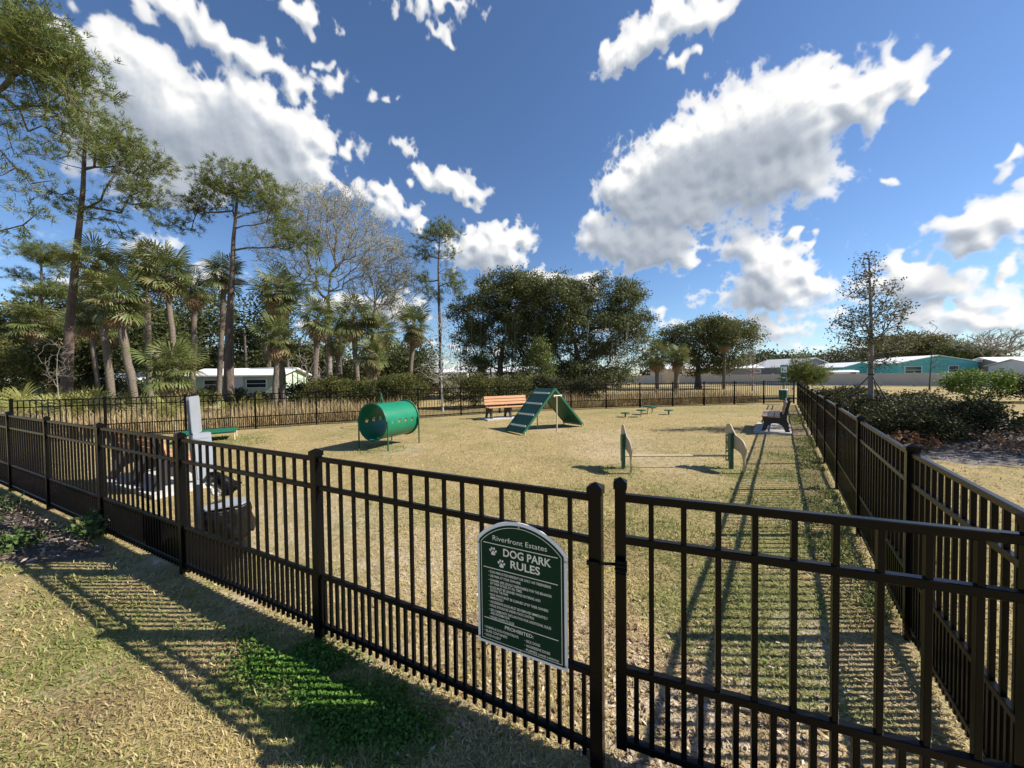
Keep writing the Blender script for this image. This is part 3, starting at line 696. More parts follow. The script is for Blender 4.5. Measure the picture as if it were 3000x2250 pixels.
# ------------------------------------------------------------------ A-frame ramp
AF = thing('a_frame_ramp', 'dark green A-frame climbing ramp with pale treads and cream legs', 'ramp', (1.06, 11.22, 0), 0.66)
run, wid, hz = 1.28, 0.80, 1.285
L = math.hypot(run, hz - 0.05); sa = math.atan2(hz - 0.05, run)
for s in (-1, 1):
    R = Matrix.Rotation(-s * -sa if False else (sa if s < 0 else -sa), 4, 'Y')
    # local frame of the slab: x runs from the foot up to the ridge (left slab) or mirrored
    def onslab(d, y, n):
        d = np.asarray(d, float)
        if s < 0: return Vector((-run + d * math.cos(sa) - n * math.sin(sa), y, 0.05 + d * math.sin(sa) + n * math.cos(sa)))
        return Vector((run - d * math.cos(sa) + n * math.sin(sa), y, 0.05 + d * math.sin(sa) + n * math.cos(sa)))
    def slab(d0, d1, y0, y1, n0, n1):
        V = [onslab(d, y, n) for d in (d0, d1) for y in (y0, y1) for n in (n0, n1)]
        return MB().add(V, [(0, 1, 3, 2), (4, 6, 7, 5), (0, 4, 5, 1), (2, 3, 7, 6), (0, 2, 6, 4), (1, 5, 7, 3)])
    pn = slab(0, L - 0.012, -wid / 2, wid / 2, -0.022, 0.022).build('ramp_panel', M_green, AF)
    for k in range(4):
        d = 0.20 + 0.44 * k
        slab(d, d + 0.06, -wid / 2 + 0.05, wid / 2 - 0.05, 0.0221, 0.044).build('tread', M_tread, AF)
    for y in (-wid / 2 - 0.012, wid / 2 + 0.012):
        slab(0.0, L, y - 0.011, y + 0.011, -0.035, 0.034).build('side_rail', M_green, AF)
        MB().tube([onslab(0.06, y, -0.035) + Vector((0, 0, 0.02)), (onslab(0.06, y, 0).x, y, -0.12)], 0.02, 8).build('foot', M_cream, AF)
for y in (-wid / 2 - 0.045, wid / 2 + 0.045):
    MB().tube([(0.03, y, -0.1), (0.03, y, 1.06)], 0.021, 10).build('leg', M_cream, AF)
    MB().tube([(-0.06, y, 1.075), (0.22, y, 1.065)], 0.017, 8).build('ridge_bracket', M_cream, AF)
    for x in (-0.065, 0.225): 
        MB().tube([(x, y - 0.012, 1.07), (x, y + 0.012, 1.07)], 0.034, 12).build('bracket_end', M_cream, AF)
MB().tube([(0.03, -wid / 2 - 0.04, 1.06), (0.03, wid / 2 + 0.04, 1.06)], 0.017, 8).build('cross_bar', M_cream, AF)

# ------------------------------------------------------------------ hurdle with two dog-shaped side boards
hd = thing('dog_hurdle', 'hurdle with two tan dog-shaped side boards and a cream bar', 'hurdle', (2.94, 6.36, 0), math.radians(-1.5))
dog = [(0.26, 0.645), (0.235, 0.70), (0.20, 0.755), (0.13, 0.785), (0.075, 0.765), (0.03, 0.71), (-0.03, 0.655), (-0.07, 0.61), (-0.16, 0.585), (-0.27, 0.54), (-0.34, 0.47), (-0.365, 0.405),
       (-0.345, 0.33), (-0.325, 0.26), (-0.345, 0.17), (-0.345, 0.09), (-0.315, 0.015), (-0.275, 0.02), (-0.285, 0.10), (-0.285, 0.19), (-0.265, 0.27), (-0.22, 0.315), (-0.12, 0.345), (-0.02, 0.36), (0.08, 0.365),
       (0.16, 0.345), (0.20, 0.31), (0.225, 0.335), (0.205, 0.40), (0.215, 0.45), (0.235, 0.50), (0.205, 0.525), (0.165, 0.53), (0.155, 0.565), (0.19, 0.575), (0.235, 0.585), (0.262, 0.61)]
dog = curve_pts(dog + [dog[0]], 3)[:-1]
MX = Matrix(((0, 0, 1, 0), (1, 0, 0, 0), (0, 1, 0, 0), (0, 0, 0, 1)))      # outline x -> depth, outline y -> up
for s in (-1, 1):
    x0 = s * 0.955
    MB().box((x0, 0, 0.27), (0.062, 0.062, 0.68), ch=0.006).build('post', M_green, hd)
    MB().box((x0, 0, 0.618), (0.068, 0.068, 0.02)).build('post_cap', M_green, hd)
    bd = MB().prism(dog, 0.019, Matrix.Translation((x0 + 0.043, 0, 0)) @ MX).build('dog_board', M_tan, hd)
    MB().prism([(0.10, 0.655), (0.085, 0.70), (0.07, 0.70), (0.085, 0.65), (0.115, 0.625)], 0.021, Matrix.Translation((x0 + 0.043, 0, 0)) @ MX).build('ear_mark', M_cream, bd)
    # slotted height plate on the inner side of each post
    pl = MB(); xo = x0 - s * 0.0
    y0, y1 = 0.033, 0.17
    pl.box((xo, y0 + 0.03, 0.345), (0.008, 0.06, 0.47)); pl.box((xo, y1 - 0.008, 0.345), (0.008, 0.016, 0.47))
    for z in (0.125, 0.285, 0.44, 0.565): pl.box((xo, (y0 + y1) / 2, z), (0.0076, y1 - y0 - 0.002, 0.034))
    pl.build('height_plate', M_green, hd)
smooth_angle(MB().tube([(-0.955, 0.10, 0.215), (0.955, 0.10, 0.205)], 0.019, 10).build('bar', M_cream, hd), 60)

# ------------------------------------------------------------------ stepping stools
for (x, y, h, r, nm) in [(4.50, 14.18, 0.15, 0.175, 'lowest green stepping disc at the left end of the group'), (5.11, 14.11, 0.26, 0.185, 'second green stepping disc from the left on a cream stem'),
                     (5.67, 14.90, 0.35, 0.22, 'tallest green stepping disc in the middle of the group'), (6.00, 15.27, 0.25, 0.18, 'green stepping disc just right of the tallest one'),
                     (6.50, 14.80, 0.17, 0.18, 'green stepping disc standing apart at the right end of the group')]:
    t = thing('stepping_disc', nm, 'step', (x, y, 0), 0, 'green stepping discs')
    P = [(r * math.cos(k * math.pi / 12), r * math.sin(k * math.pi / 12)) for k in range(24)]
    MB().prism(P, 0.035, Matrix.Translation((0, 0, h))).build('top', M_green, t)
    MB().tube([(0, 0, -0.1), (0, 0, h - 0.01)], 0.03, 10).build('stem', M_green if h < 0.2 else M_cream, t)
    MB().tube([(0, 0, h - 0.04), (0, 0, h - 0.018)], [0.04, 0.09], 10).build('flange', M_green, t)

# ------------------------------------------------------------------ low green platform
pf = thing('pause_platform', 'low green platform table on cream legs by the left back fence', 'platform', (-8.55, 10.05, 0), math.atan2(0.46, 0.676))
MB().box((0, 0, 0.245), (1.22, 0.84, 0.035), ch=0.006).build('platform_top', mat('mid_green_deck', (0.008, 0.13, 0.07), 0.4, var=0.1, scale=6), pf)
for sx in (-1, 1):
    for sy in (-1, 1):
        MB().tube([(sx * 0.57, sy * 0.38, -0.08), (sx * 0.56, sy * 0.37, 0.23)], 0.02, 8).build('leg', M_cream, pf)
for sy in (-1, 1): MB().box((0, sy * 0.37, 0.212), (1.1, 0.03, 0.028)).build('side_bar', M_green, pf)

# ------------------------------------------------------------------ pet waste stations
def rounded(w, h, r, n=5):
    P = []
    for cx, cy, a0 in ((w / 2 - r, h / 2 - r, 0), (-w / 2 + r, h / 2 - r, 90), (-w / 2 + r, -h / 2 + r, 180), (w / 2 - r, -h / 2 + r, 270)):
        for k in range(n + 1):
            a = math.radians(a0 + 90 * k / n); P.append((cx + r * math.cos(a), cy + r * math.sin(a)))
    return P
s1 = thing('waste_station', 'grey pet waste station with sign, bag box and lined bin behind the front fence', 'waste station', (-3.01, 3.42, 0), math.radians(28))
s1.rotation_euler = (0, math.radians(-2.3), math.radians(28))
MB().box((0, 0, 0.70), (0.05, 0.05, 1.70), ch=0.004).build('post', M_greyd, s1)
FR = Matrix(((0, 0, 1, 0), (1, 0, 0, 0), (0, 1, 0, 0), (0, 0, 0, 1)))      # outline faces local +x
MB().prism(rounded(0.30, 0.36, 0.035), 0.006, Matrix.Translation((0.030, 0, 1.375)) @ FR).build('sign_plate', M_grey, s1)
R2 = Matrix.Rotation(math.radians(-68), 4, 'Z')
bxo = MB().box((0, 0, 0), (0.10, 0.145, 0.47), ch=0.008).build('bag_box', M_grey, s1, loc=(0.062, -0.055, 0.965), rot=(0, 0, math.radians(-62)))
MB().prism(rounded(0.115, 0.40, 0.012), 0.004, Matrix.Translation((0.052, 0, 0.01)) @ FR).build('box_door', M_grey, bxo)
MB().box((0.0541, 0, 0.19), (0.004, 0.112, 0.004)).build('door_seam', M_greyd, bxo)
# bin: open wire basket, black liner folded over the rim, grey lid
bn = Vector((0.245, -0.205, 0))
can = MB(); nb = 44
for j in range(nb):
    a = 2 * math.pi * j / nb; can.tube([bn + Vector((0.150 * math.cos(a), 0.150 * math.sin(a), 0.02)), bn + Vector((0.163 * math.cos(a + 0.35), 0.163 * math.sin(a + 0.35), 0.50))], 0.0022, 4)
    can.tube([bn + Vector((0.150 * math.cos(a), 0.150 * math.sin(a), 0.02)), bn + Vector((0.163 * math.cos(a - 0.35), 0.163 * math.sin(a - 0.35), 0.50))], 0.0022, 4)
for z, r in ((0.02, 0.151), (0.26, 0.157), (0.50, 0.164)):
    can.tube([bn + Vector((r * math.cos(t * math.pi / 16), r * math.sin(t * math.pi / 16), z)) for t in range(33)], 0.006, 6, cap=False)
can.build('wire_basket', M_mesh, s1)
rg = rng_(5); V = []; F = []; ns, nz = 64, 16
prof2 = [(0.186, 0.05), (0.192, 0.16), (0.198, 0.26), (0.215, 0.235), (0.228, 0.225), (0.232, 0.26), (0.226, 0.32), (0.222, 0.38), (0.216, 0.44), (0.208, 0.49), (0.200, 0.512), (0.188, 0.512), (0.182, 0.47), (0.176, 0.36), (0.172, 0.2), (0.168, 0.06)]
for i, (r, z) in enumerate(prof2):
    for j in range(ns):
        a = 2 * math.pi * j / ns
        w = 0.014 * math.sin(5 * a + i * 0.7) * math.sin(i * 0.9) + 0.008 * math.sin(13 * a + 2.1 * i) + rg.normal() * 0.004
        if i < 3 or i > 11: w *= 0.25
        V.append(tuple(bn + Vector(((r * 0.84 + w) * math.cos(a), (r * 0.84 + w) * math.sin(a), z + 0.012 * math.sin(7 * a + i) * (1 if 2 < i < 10 else 0)))))
for i in range(len(prof2) - 1):
    for j in range(ns): F.append((i * ns + j, i * ns + (j + 1) % ns, (i + 1) * ns + (j + 1) % ns, (i + 1) * ns + j))
link('bin_liner', raw_mesh('bin_liner', V, F, M_bag, smooth=True), s1)
MB().prism([(bn.x + 0.166 * math.cos(k * math.pi / 14), bn.y + 0.166 * math.sin(k * math.pi / 14)) for k in range(-3, 18)], 0.014, Matrix.Translation((0, 0, 0.524))).build('bin_lid', M_grey, s1)
V = []; F = []                                   # loose liner tail blowing out of the bag box
for i in range(11):
    t = i / 10; c = Vector((0.10 + 0.26 * t, -0.13 - 0.05 * t, 0.79 - 0.10 * t - 0.05 * math.sin(3 * t)))
    for j in range(7):
        q = (j - 3) / 3; wd_ = 0.05 + 0.055 * math.sin(math.pi * min(1, t * 1.2))
        V.append((c.x + 0.012 * math.sin(9 * q + 5 * t), c.y + q * 0.05 + 0.02 * math.sin(7 * t + 3 * q), c.z + q * wd_ * (1 if t < 0.8 else 0.5) + 0.012 * math.sin(11 * t + 4 * q)))
for i in range(10):
    for j in range(6): F.append((i * 7 + j, i * 7 + j + 1, i * 7 + j + 8, i * 7 + j + 7))
link('loose_bag', raw_mesh('loose_bag', V, F, M_bag, smooth=True), s1)

st_p = Vector((14.45, 18.95, 0))
s2 = thing('waste_station', 'dark green pet waste station with sign at the far right corner of the fence', 'waste station', st_p, math.atan2(-st_p.y, -st_p.x) - 0.15)
MB().box((0, 0, 0.95), (0.05, 0.05, 2.2), ch=0.004).build('post', M_green, s2)
sp_ = MB().prism(rounded(0.32, 0.46, 0.03), 0.006, Matrix.Translation((0.03, 0, 1.83)) @ FR).build('sign_plate', mat('green_sign', (0.02, 0.22, 0.13), 0.4, var=0.05), s2)
MB().prism(rounded(0.26, 0.31, 0.02), 0.003, Matrix.Translation((0.036, 0, 1.83)) @ FR).build('sign_face', M_white, sp_)
fg = MB(); ins = Matrix.Translation((0.0385, 0, 1.83)) @ FR
fg.prism([(-0.075, -0.10), (-0.035, -0.10), (-0.03, 0.0), (-0.02, 0.03), (-0.04, 0.055), (-0.07, 0.055), (-0.085, 0.02), (-0.08, -0.03)], 0.002, ins)
fg.prism([(-0.055 + 0.02 * math.cos(k * math.pi / 6), 0.085 + 0.022 * math.sin(k * math.pi / 6)) for k in range(12)], 0.002, ins)
fg.prism([(0.02, -0.10), (0.035, -0.10), (0.035, -0.065), (0.075, -0.065), (0.075, -0.10), (0.09, -0.10), (0.092, -0.04), (0.10, -0.015), (0.085, -0.03), (0.035, -0.03), (0.02, 0.0), (0.0, -0.005), (0.005, -0.03), (0.02, -0.045)], 0.002, ins)
fg.build('person_and_dog_symbol', M_green, sp_)
MB().box((0.06, 0, 1.33), (0.09, 0.22, 0.36), ch=0.01).build('bag_box', M_green, s2)
MB().box((0.108, 0, 1.40), (0.004, 0.15, 0.05)).build('box_label', M_white, s2)
smooth_angle(MB().tube([(0.17, 0, 0.22), (0.17, 0, 0.74)], [0.17, 0.185], 24).build('bin', M_green, s2), 50)
smooth_angle(MB().tube([(0.17, 0, 0.74), (0.17, 0, 0.775)], [0.195, 0.19], 24).build('bin_lid', M_white, s2), 50)

# ------------------------------------------------------------------ trees and shrubs
def knobs(rg, E, k=5, f=0.42):
    out = list(E)
    for e in E:
        for _ in range(k):
            v = rg.standard_normal(3); v /= np.linalg.norm(v) + 1e-9; v[2] = abs(v[2]) * 0.9 + 0.1 * v[2]; q = f * rg.uniform(0.6, 1.2)
            out.append((e[0] + v[0] * e[3] * 0.95, e[1] + v[1] * e[4] * 0.95, e[2] + v[2] * e[5] * 0.95, e[3] * q, e[4] * q, e[5] * q, e[6] * q * q * 0.8))
    return out
def ell_points(rg, E, n, shell=0.55):
    """points spread through a union of ellipsoids (cx, cy, cz, rx, ry, rz, weight), denser towards their skins"""
    w = np.array([e[6] for e in E], float); w /= w.sum(); out = []
    for e, k in zip(E, rg.multinomial(n, w)):
        v = rg.standard_normal((k, 3)); v /= np.linalg.norm(v, axis=1)[:, None] + 1e-9
        r = rg.random(k) ** (1 / (2.0 + 3 * shell)); out.append(np.array(e[:3]) + v * r[:, None] * np.array(e[3:6]))
    return np.concatenate(out)

class Skel:
    """branches that reach a set of crown points from a trunk line"""
    top_taper = 0.22
    def __init__(s, rg, trunk, r0, pts, lo=0.35, bf=0.35, seg=0.7, wob=0.12, rmin=0.012, expo=2.3):
        N = [Vector(trunk[0])]; par = [-1]
        for a, b in zip(trunk[:-1], trunk[1:]):
            a, b = Vector(a), Vector(b); k = max(1, int((b - a).length / 0.5))
            for i in range(1, k + 1): N.append(a.lerp(b, i / k)); par.append(len(N) - 2)
        s.ntr = len(N)
        P = np.array([tuple(v) for v in N]); path = np.concatenate([[0], np.cumsum(np.linalg.norm(np.diff(P, axis=0), axis=1))])
        zmin = P[0, 2] + lo * (P[-1, 2] - P[0, 2])
        cap = len(pts) * 6 + len(P) + 10
        A = np.zeros((cap, 3)); A[:len(P)] = P; PL_ = np.zeros(cap); PL_[:len(P)] = path
        n = len(P); par = list(par); ok = np.zeros(cap, bool); ok[:n] = A[:n, 2] >= zmin
        top = A[n - 1].copy(); base = A[:n].mean(0)
        order = np.argsort(np.linalg.norm(pts - (A[:s.ntr][ok[:s.ntr]].mean(0)), axis=1))
        s.tips = []
        for i in order:
            p = pts[i]; d = np.linalg.norm(A[:n] - p, axis=1)
            c = d + bf * PL_[:n] + np.maximum(0, A[:n, 2] - p[2]) * 0.25
            c[~ok[:n]] = 1e9; j = int(np.argmin(c)); L = d[j]
            k = max(1, int(math.ceil(L / seg))); a = A[j].copy(); prev = j
            for q in range(1, k + 1):
                t = q / k; x = a + (p - a) * t
                if q < k: x = x + rg.standard_normal(3) * wob * L / k; x[2] += -math.sin(math.pi * t) * 0.06 * L
                A[n] = x; PL_[n] = PL_[prev] + np.linalg.norm(x - A[prev]); par.append(prev); ok[n] = True; prev = n; n += 1
            s.tips.append(prev)
        s.A = A[:n]; s.par = np.array(par); s.n = n
        cnt = np.zeros(n); ch = np.zeros(n, int)
        for i in range(1, n): ch[s.par[i]] += 1
        cnt[ch == 0] = 1
        for i in range(n - 1, 0, -1): cnt[s.par[i]] += cnt[i]
        s.r = rmin * np.maximum(cnt, 1) ** (1 / expo)
        f = r0 / s.r[0]
        tr = np.arange(s.ntr); taper = np.linspace(1, s.top_taper, s.ntr)
        s.r[:s.ntr] = np.minimum(np.maximum(s.r[:s.ntr], 0.3 * r0) , r0) * 0 + r0 * taper if r0 > 0 else s.r[:s.ntr]
        s.r = np.minimum(s.r, r0)
    def _limbs(s, sides=5):
        idx = np.arange(s.ntr, s.n); p = s.par[idx]
        a, b = s.A[p], s.A[idx]; ra = np.minimum(s.r[p], s.r[idx] * 1.6); rb = s.r[idx]
        d = b - a; d /= np.linalg.norm(d, axis=1)[:, None] + 1e-9
        u = np.cross(d, np.array([0.31, 0.17, 0.93])); u /= np.linalg.norm(u, axis=1)[:, None] + 1e-9; v = np.cross(d, u)
        V = []
        for c, r in ((a, ra), (b, rb)):
            for j in range(sides):
                t = 2 * math.pi * j / sides; V.append(c + (u * math.cos(t) + v * math.sin(t)) * r[:, None])
        V = np.stack(V, 1); k = len(idx); base = (np.arange(k) * 2 * sides)[:, None]
        F = np.concatenate([base + np.array([[j, (j + 1) % sides, sides + (j + 1) % sides, sides + j]]) for j in range(sides)])
        return V.reshape(-1, 3), F
    def trunk(s, name, m, parent, sides=10, flare=1.35, lsides=5):
        """trunk and the limbs that grow out of it, one woody mesh"""
        P = s.A[:s.ntr].copy(); R = s.r[:s.ntr].copy(); R[0] *= flare; P[0, 2] -= 0.25
        mb = MB().tube(P, R, sides, cap=False); V, F = s._limbs(lsides); k = len(mb.V)
        return link(name, raw_mesh(name, np.concatenate([np.array(mb.V), V]), np.concatenate([np.array(mb.F), F + k]), m, smooth=True), parent)
    def limbs(s, name, m, parent, sides=4):
        V, F = s._limbs(sides); return link(name, raw_mesh(name, V, F, m), parent)

def leaves(rg, C, spread, per, size, cols, name, parent, m=None, up=0.4, aspect=0.55, flat=0.6):
    """per small leaves scattered round each point of C"""
    k = len(C) * per
    c = np.repeat(C, per, 0) + rg.standard_normal((k, 3)) * np.array([spread, spread, spread * flat])
    nrm = rg.standard_normal((k, 3)) + np.array([0, 0, up]); nrm /= np.linalg.norm(nrm, axis=1)[:, None]
    t = np.cross(nrm, rg.standard_normal((k, 3))); t /= np.linalg.norm(t, axis=1)[:, None] + 1e-9; b = np.cross(nrm, t)
    s = size * rg.uniform(0.6, 1.35, k)[:, None]
    V = np.stack([c - t * s * 0.5, c + b * s * aspect * 0.5 + nrm * s * 0.06, c + t * s * 0.5, c - b * s * aspect * 0.5 + nrm * s * 0.06], 1).reshape(-1, 3)
    F = np.arange(k * 4).reshape(k, 4)
    cols = np.array(cols); clump = np.repeat(rg.random(len(C)), per)
    q = np.clip(clump * 0.6 + rg.random(k) * 0.5, 0, 0.999); ci_ = (q * len(cols)).astype(int)
    cc_ = cols[ci_] * rg.uniform(0.75, 1.25, k)[:, None]
    return link(name, raw_mesh(name, V, F, m or M_leaf, np.repeat(cc_, 4, 0)), parent)

def needles(rg, C, D, per, length, width, cols, name, parent, spread=0.9):
    """bottle-brush tufts of needles: per needles from each point of C about direction D"""
    k = len(C) * per
    c = np.repeat(C, per, 0) + rg.standard_normal((k, 3)) * 0.05; d = np.repeat(D, per, 0) + rg.standard_normal((k, 3)) * spread
    d /= np.linalg.norm(d, axis=1)[:, None] + 1e-9
    L = length * rg.uniform(0.6, 1.2, k)[:, None]
    s = np.cross(d, rg.standard_normal((k, 3))); s /= np.linalg.norm(s, axis=1)[:, None] + 1e-9
    tip = c + d * L; tip[:, 2] -= 0.12 * L[:, 0]
    V = np.stack([c - s * width * 0.5, c + s * width * 0.5, tip], 1).reshape(-1, 3); F = np.arange(k * 3).reshape(k, 3)
    cols = np.array(cols); q = np.clip(np.repeat(rg.random(len(C)), per) * 0.7 + rg.random(k) * 0.35, 0, 0.999)
    cc_ = cols[(q * len(cols)).astype(int)] * rg.uniform(0.8, 1.2, k)[:, None]
    return link(name, raw_mesh(name, V, F, M_needle, np.repeat(cc_, 3, 0)), parent)

def G(x, Y, dz=0.0):
    p = W(x, 1000, Y); return Vector((p.x, p.y, dz))
def Zat(x, y, Y): return W(x, y, Y).z
def rel(root, E): return [(e[0] - root.x, e[1] - root.y, e[2], *e[3:]) for e in E]
def EL(x, y, Y, rx, ry, rz, w=None):
    """ellipsoid with its centre seen at (x, y) at depth Y, half sizes given in photo pixels (rx across, ry up) and metres deep (rz)"""
    p = W(x, y, Y); a, c = rx / FPX * Y, ry / FPX * Y
    return (p.x, p.y, p.z, a, rz, c, w if w else a * c * rz)

PINE = [(0.070, 0.100, 0.028), (0.105, 0.140, 0.036), (0.155, 0.185, 0.048), (0.22, 0.23, 0.065)]
def pine(label, trunk_px, r0, E, n, seed, Y, per=14, nl=0.30, seg=0.9, bf=0.15, lo=0.45, tufts=4, bark=None, group='pine trees', wob=0.10, clump=1.0):
    """trunk_px: (x, y, depth offset) along the trunk from its base, as seen in the photo"""
    b0 = W(*trunk_px[0][:2], Y); root = thing('pine_tree', label, 'tree', (b0.x, b0.y, 0), 0, group); o = Vector((b0.x, b0.y, 0))
    tr = [Vector((0, 0, -0.1))] + [W(x, y, Y + dy) - o for x, y, dy in trunk_px[1:]]
    rg = rng_(seed); pts = ell_points(rg, rel(o, E), n, 0.3)
    sk = Skel(rg, tr, r0, pts, lo=lo, bf=bf, seg=seg, wob=wob, rmin=0.014)
    sk.trunk('trunk', bark or M_bark_pine, root)
    T = sk.A[sk.tips]; 
    C = np.repeat(T, tufts, 0) + rg.standard_normal((len(T) * tufts, 3)) * np.array([0.26, 0.26, 0.15]) * clump
    D = C - np.repeat(sk.A[sk.par[sk.tips]], tufts, 0); D /= np.linalg.norm(D, axis=1)[:, None] + 1e-9; D[:, 2] += 0.5
    needles(rg, C, D, per, nl, 0.026, PINE, 'crown', root, spread=0.75)
    return root, sk

# the two big pines on the left: one whose trunk stands outside the picture, its boughs reaching in, one with the trunk in view
Yp = 13.5
pine('nearest pine whose long boughs reach in from the left edge', [(-260, 1150, 0), (-250, 700, 0), (-230, 200, 0), (-200, -350, 0)], 0.27,
     [EL(40, 110, Yp, 150, 110, 1.6, 16), EL(120, 150, Yp - .6, 110, 80, 1.4, 10), EL(170, 230, Yp, 130, 90, 1.6), EL(240, 320, Yp - .5, 90, 70, 1.4), EL(60, 300, Yp, 120, 60, 1.8), EL(130, 420, Yp + .6, 150, 40, 1.5), EL(40, 480, Yp - .4, 60, 40, 1.2),
      EL(-150, 200, Yp, 150, 250, 2.5, 3), EL(-100, -150, Yp, 200, 200, 2.5, 3), EL(50, 560, Yp, 90, 30, 0.9, .4), EL(100, 625, Yp, 55, 18, 0.6, .25), EL(30, 690, Yp, 60, 25, .7, .25), EL(60, 10, Yp, 90, 60, 1.3, .9)], 330, 3, Yp, per=18, seg=0.8, lo=0.25, nl=0.25, tufts=6)
Yq = 20.0
pine('tall pine with a bare leaning trunk left of the palms', [(188, 1150, 0), (205, 950, 0), (226, 720, 0), (243, 560, 0), (248, 430, 0), (262, 330, 0)], 0.26,
     [EL(380, 470, Yq, 95, 55, 1.5), EL(330, 400, Yq, 90, 50, 1.6), EL(410, 560, Yq, 70, 45, 1.3), EL(300, 620, Yq, 60, 25, 1.1, .4), EL(455, 640, Yq, 60, 22, 1.0, .4), EL(210, 600, Yq, 60, 30, 1.2, .6), EL(360, 690, Yq, 90, 18, 1.0, .4), EL(250, 360, Yq, 80, 60, 1.5, .8), EL(150, 430, Yq, 60, 40, 1.2, .7)], 230, 4, Yq, lo=0.55, per=18, tufts=5)
Yr = 21.0
E2 = [EL(690, 530, Yr, 120, 32, 1.8), EL(775, 570, Yr, 75, 45, 1.5), EL(600, 590, Yr, 45, 35, 1.0, .5), EL(560, 620, Yr, 40, 25, .8, .4), EL(545, 660, Yr, 25, 25, .6, .25), EL(815, 640, Yr, 45, 40, 1.1), EL(840, 700, Yr, 50, 30, 1.0, .9), EL(905, 715, Yr, 35, 30, .9, .6), EL(935, 800, Yr, 22, 35, .7, .4), EL(900, 850, Yr, 30, 25, .7, .35), EL(850, 830, Yr, 30, 15, .6, .25), EL(640, 550, Yr, 40, 20, .9, .4), EL(690, 600, Yr, 70, 40, 1.2, .4)]
pine('flat-topped pine with a shaggy vine covered double trunk', [(668, 1150, 0), (672, 950, 0), (680, 800, 0), (684, 700, 0), (690, 640, 0), (694, 590, 0)], 0.30, E2, 240, 6, Yr, lo=0.58, tufts=5, per=18, bark=M_bark_pine, bf=0.25)
vine = bpy.data.objects[-1]
Ys = 27.0
pine('slender pine with a thin straight trunk left of the oaks', [(1292, 1150, 0), (1290, 1000, 0), (1286, 880, 0), (1284, 780, 0), (1288, 690, 0)], 0.17,
     [EL(1255, 690, Ys, 40, 22, 1.0), EL(1310, 685, Ys, 35, 22, 1.0), EL(1310, 735, Ys, 28, 25, .9), EL(1245, 745, Ys, 25, 20, .8, .5), EL(1250, 820, Ys, 22, 18, .7, .4), EL(1330, 840, Ys, 30, 22, .8, .8), EL(1265, 865, Ys, 35, 20, .8, .6), EL(1315, 800, Ys, 20, 18, .6, .4), EL(1290, 660, Ys, 30, 12, .7, .5)], 150, 8, Ys, lo=0.55, seg=0.8, tufts=5, per=15)
pine('small pine with rounded crown at the far left behind the palms', [(118, 1150, 0), (120, 950, 0), (122, 820, 0), (120, 740, 0)], 0.22,
     [EL(125, 745, 31, 60, 28, 1.6), EL(60, 800, 31, 50, 20, 1.2, .5), EL(150, 850, 31, 60, 22, 1.2), EL(85, 860, 31, 40, 20, 1.2), EL(180, 790, 31, 40, 20, 1.2)], 170, 9, 31, lo=0.6, tufts=6, per=16, nl=0.4)
# second stem and hanging dead vines of the flat-topped pine
pv = bpy.data.objects[vine.name].parent
ob = Vector(pv.location); rg = rng_(61)
MB().tube([W(700, 1150, Yr + .2) - ob + Vector((0, 0, -.1)), W(700, 1000, Yr + .2) - ob, W(703, 880, Yr + .1) - ob, W(690, 780, Yr) - ob], [0.20, 0.17, 0.15, 0.10], 9).build('second_trunk', M_bark_pine, pv)
V = []
for k in range(520):
    t = rg.random(); x = 668 + 20 * t + rg.normal() * 15; y = 1120 - 470 * t
    p = W(x, y, Yr - 0.25 + rg.normal() * 0.18) - ob; L = rg.uniform(0.25, 0.9); a = rg.normal() * 0.10
    w_ = 0.012; V += [(p.x - w_, p.y, p.z), (p.x + w_, p.y + .01, p.z), (p.x + a, p.y, p.z - L)]
tag(link('hanging_vines', raw_mesh('hanging_vines', V, np.arange(len(V)).reshape(-1, 3), M_bark_grey), pv), kind='stuff')

# ---- sabal palms: trunk, fan fronds each on its own stalk, a skirt of dead fronds
def frond_mesh(name, seed, m, stalk=0.72, R=0.80, n=26, droop=0.35, limp=0.0):
    rg = rng_(seed); V = []; F = []
    P = []                      # stalk arching out along +x
    for k in range(6):
        t = k / 5; P.append(Vector((stalk * t, 0, -0.10 * t * t * stalk)))
    mb = MB().tube(P, [0.020, 0.017, 0.015, 0.013, 0.012, 0.010], 5)
    h = P[-1]
    for k in range(n):
        a = math.radians(-142 + 284 * k / (n - 1)) + rg.normal() * 0.03
        L = R * (0.74 + 0.30 * math.cos(a * 0.55)) * rg.uniform(0.9, 1.08)
        hub = h + Vector((0.17 * max(0, math.cos(a)) * (1 - abs(a) / 3), 0, -0.04))
        d = Vector((math.cos(a), math.sin(a), 0)); fold = -0.16 * abs(math.sin(a * 0.6))
        mid = hub + d * L * 0.55 + Vector((0, 0, fold * L - 0.03 * L * droop - 0.10 * limp * L)); q = Vector((-d.y, d.x, 0)) * (0.030 * R / 0.8)
        m2 = hub + d * L * 0.80 + Vector((0, 0, fold * 1.3 * L - droop * L * 0.16 - limp * L * 0.3))
        tip = hub + d * L * (0.98 - 0.12 * droop - 0.25 * limp) + Vector((0, 0, fold * 1.4 * L - droop * L * 0.42 - limp * L * 0.6))
        z = Vector((0, 0, 0.012)); i = len(mb.V)
        mb.V += [tuple(hub), tuple(mid + q), tuple(mid - q + z), tuple(m2 + q * 0.7), tuple(m2 - q * 0.7 + z * 0.5), tuple(tip)]
        mb.F += [(i, i + 2, i + 1), (i + 1, i + 2, i + 4, i + 3), (i + 3, i + 4, i + 5)]
    return mb.mesh(name, m)
FRG = [frond_mesh('frond', 20 + k, (M_palm_a, M_palm_a, M_palm_b)[k % 3], droop=(0.4, 0.8, 0.6)[k % 3], n=(26, 28, 25)[k % 3]) for k in range(6)]
FRD = [frond_mesh('dead_frond', 40 + k, M_palm_d, droop=0.9, limp=0.6, n=18, R=0.7) for k in range(3)]
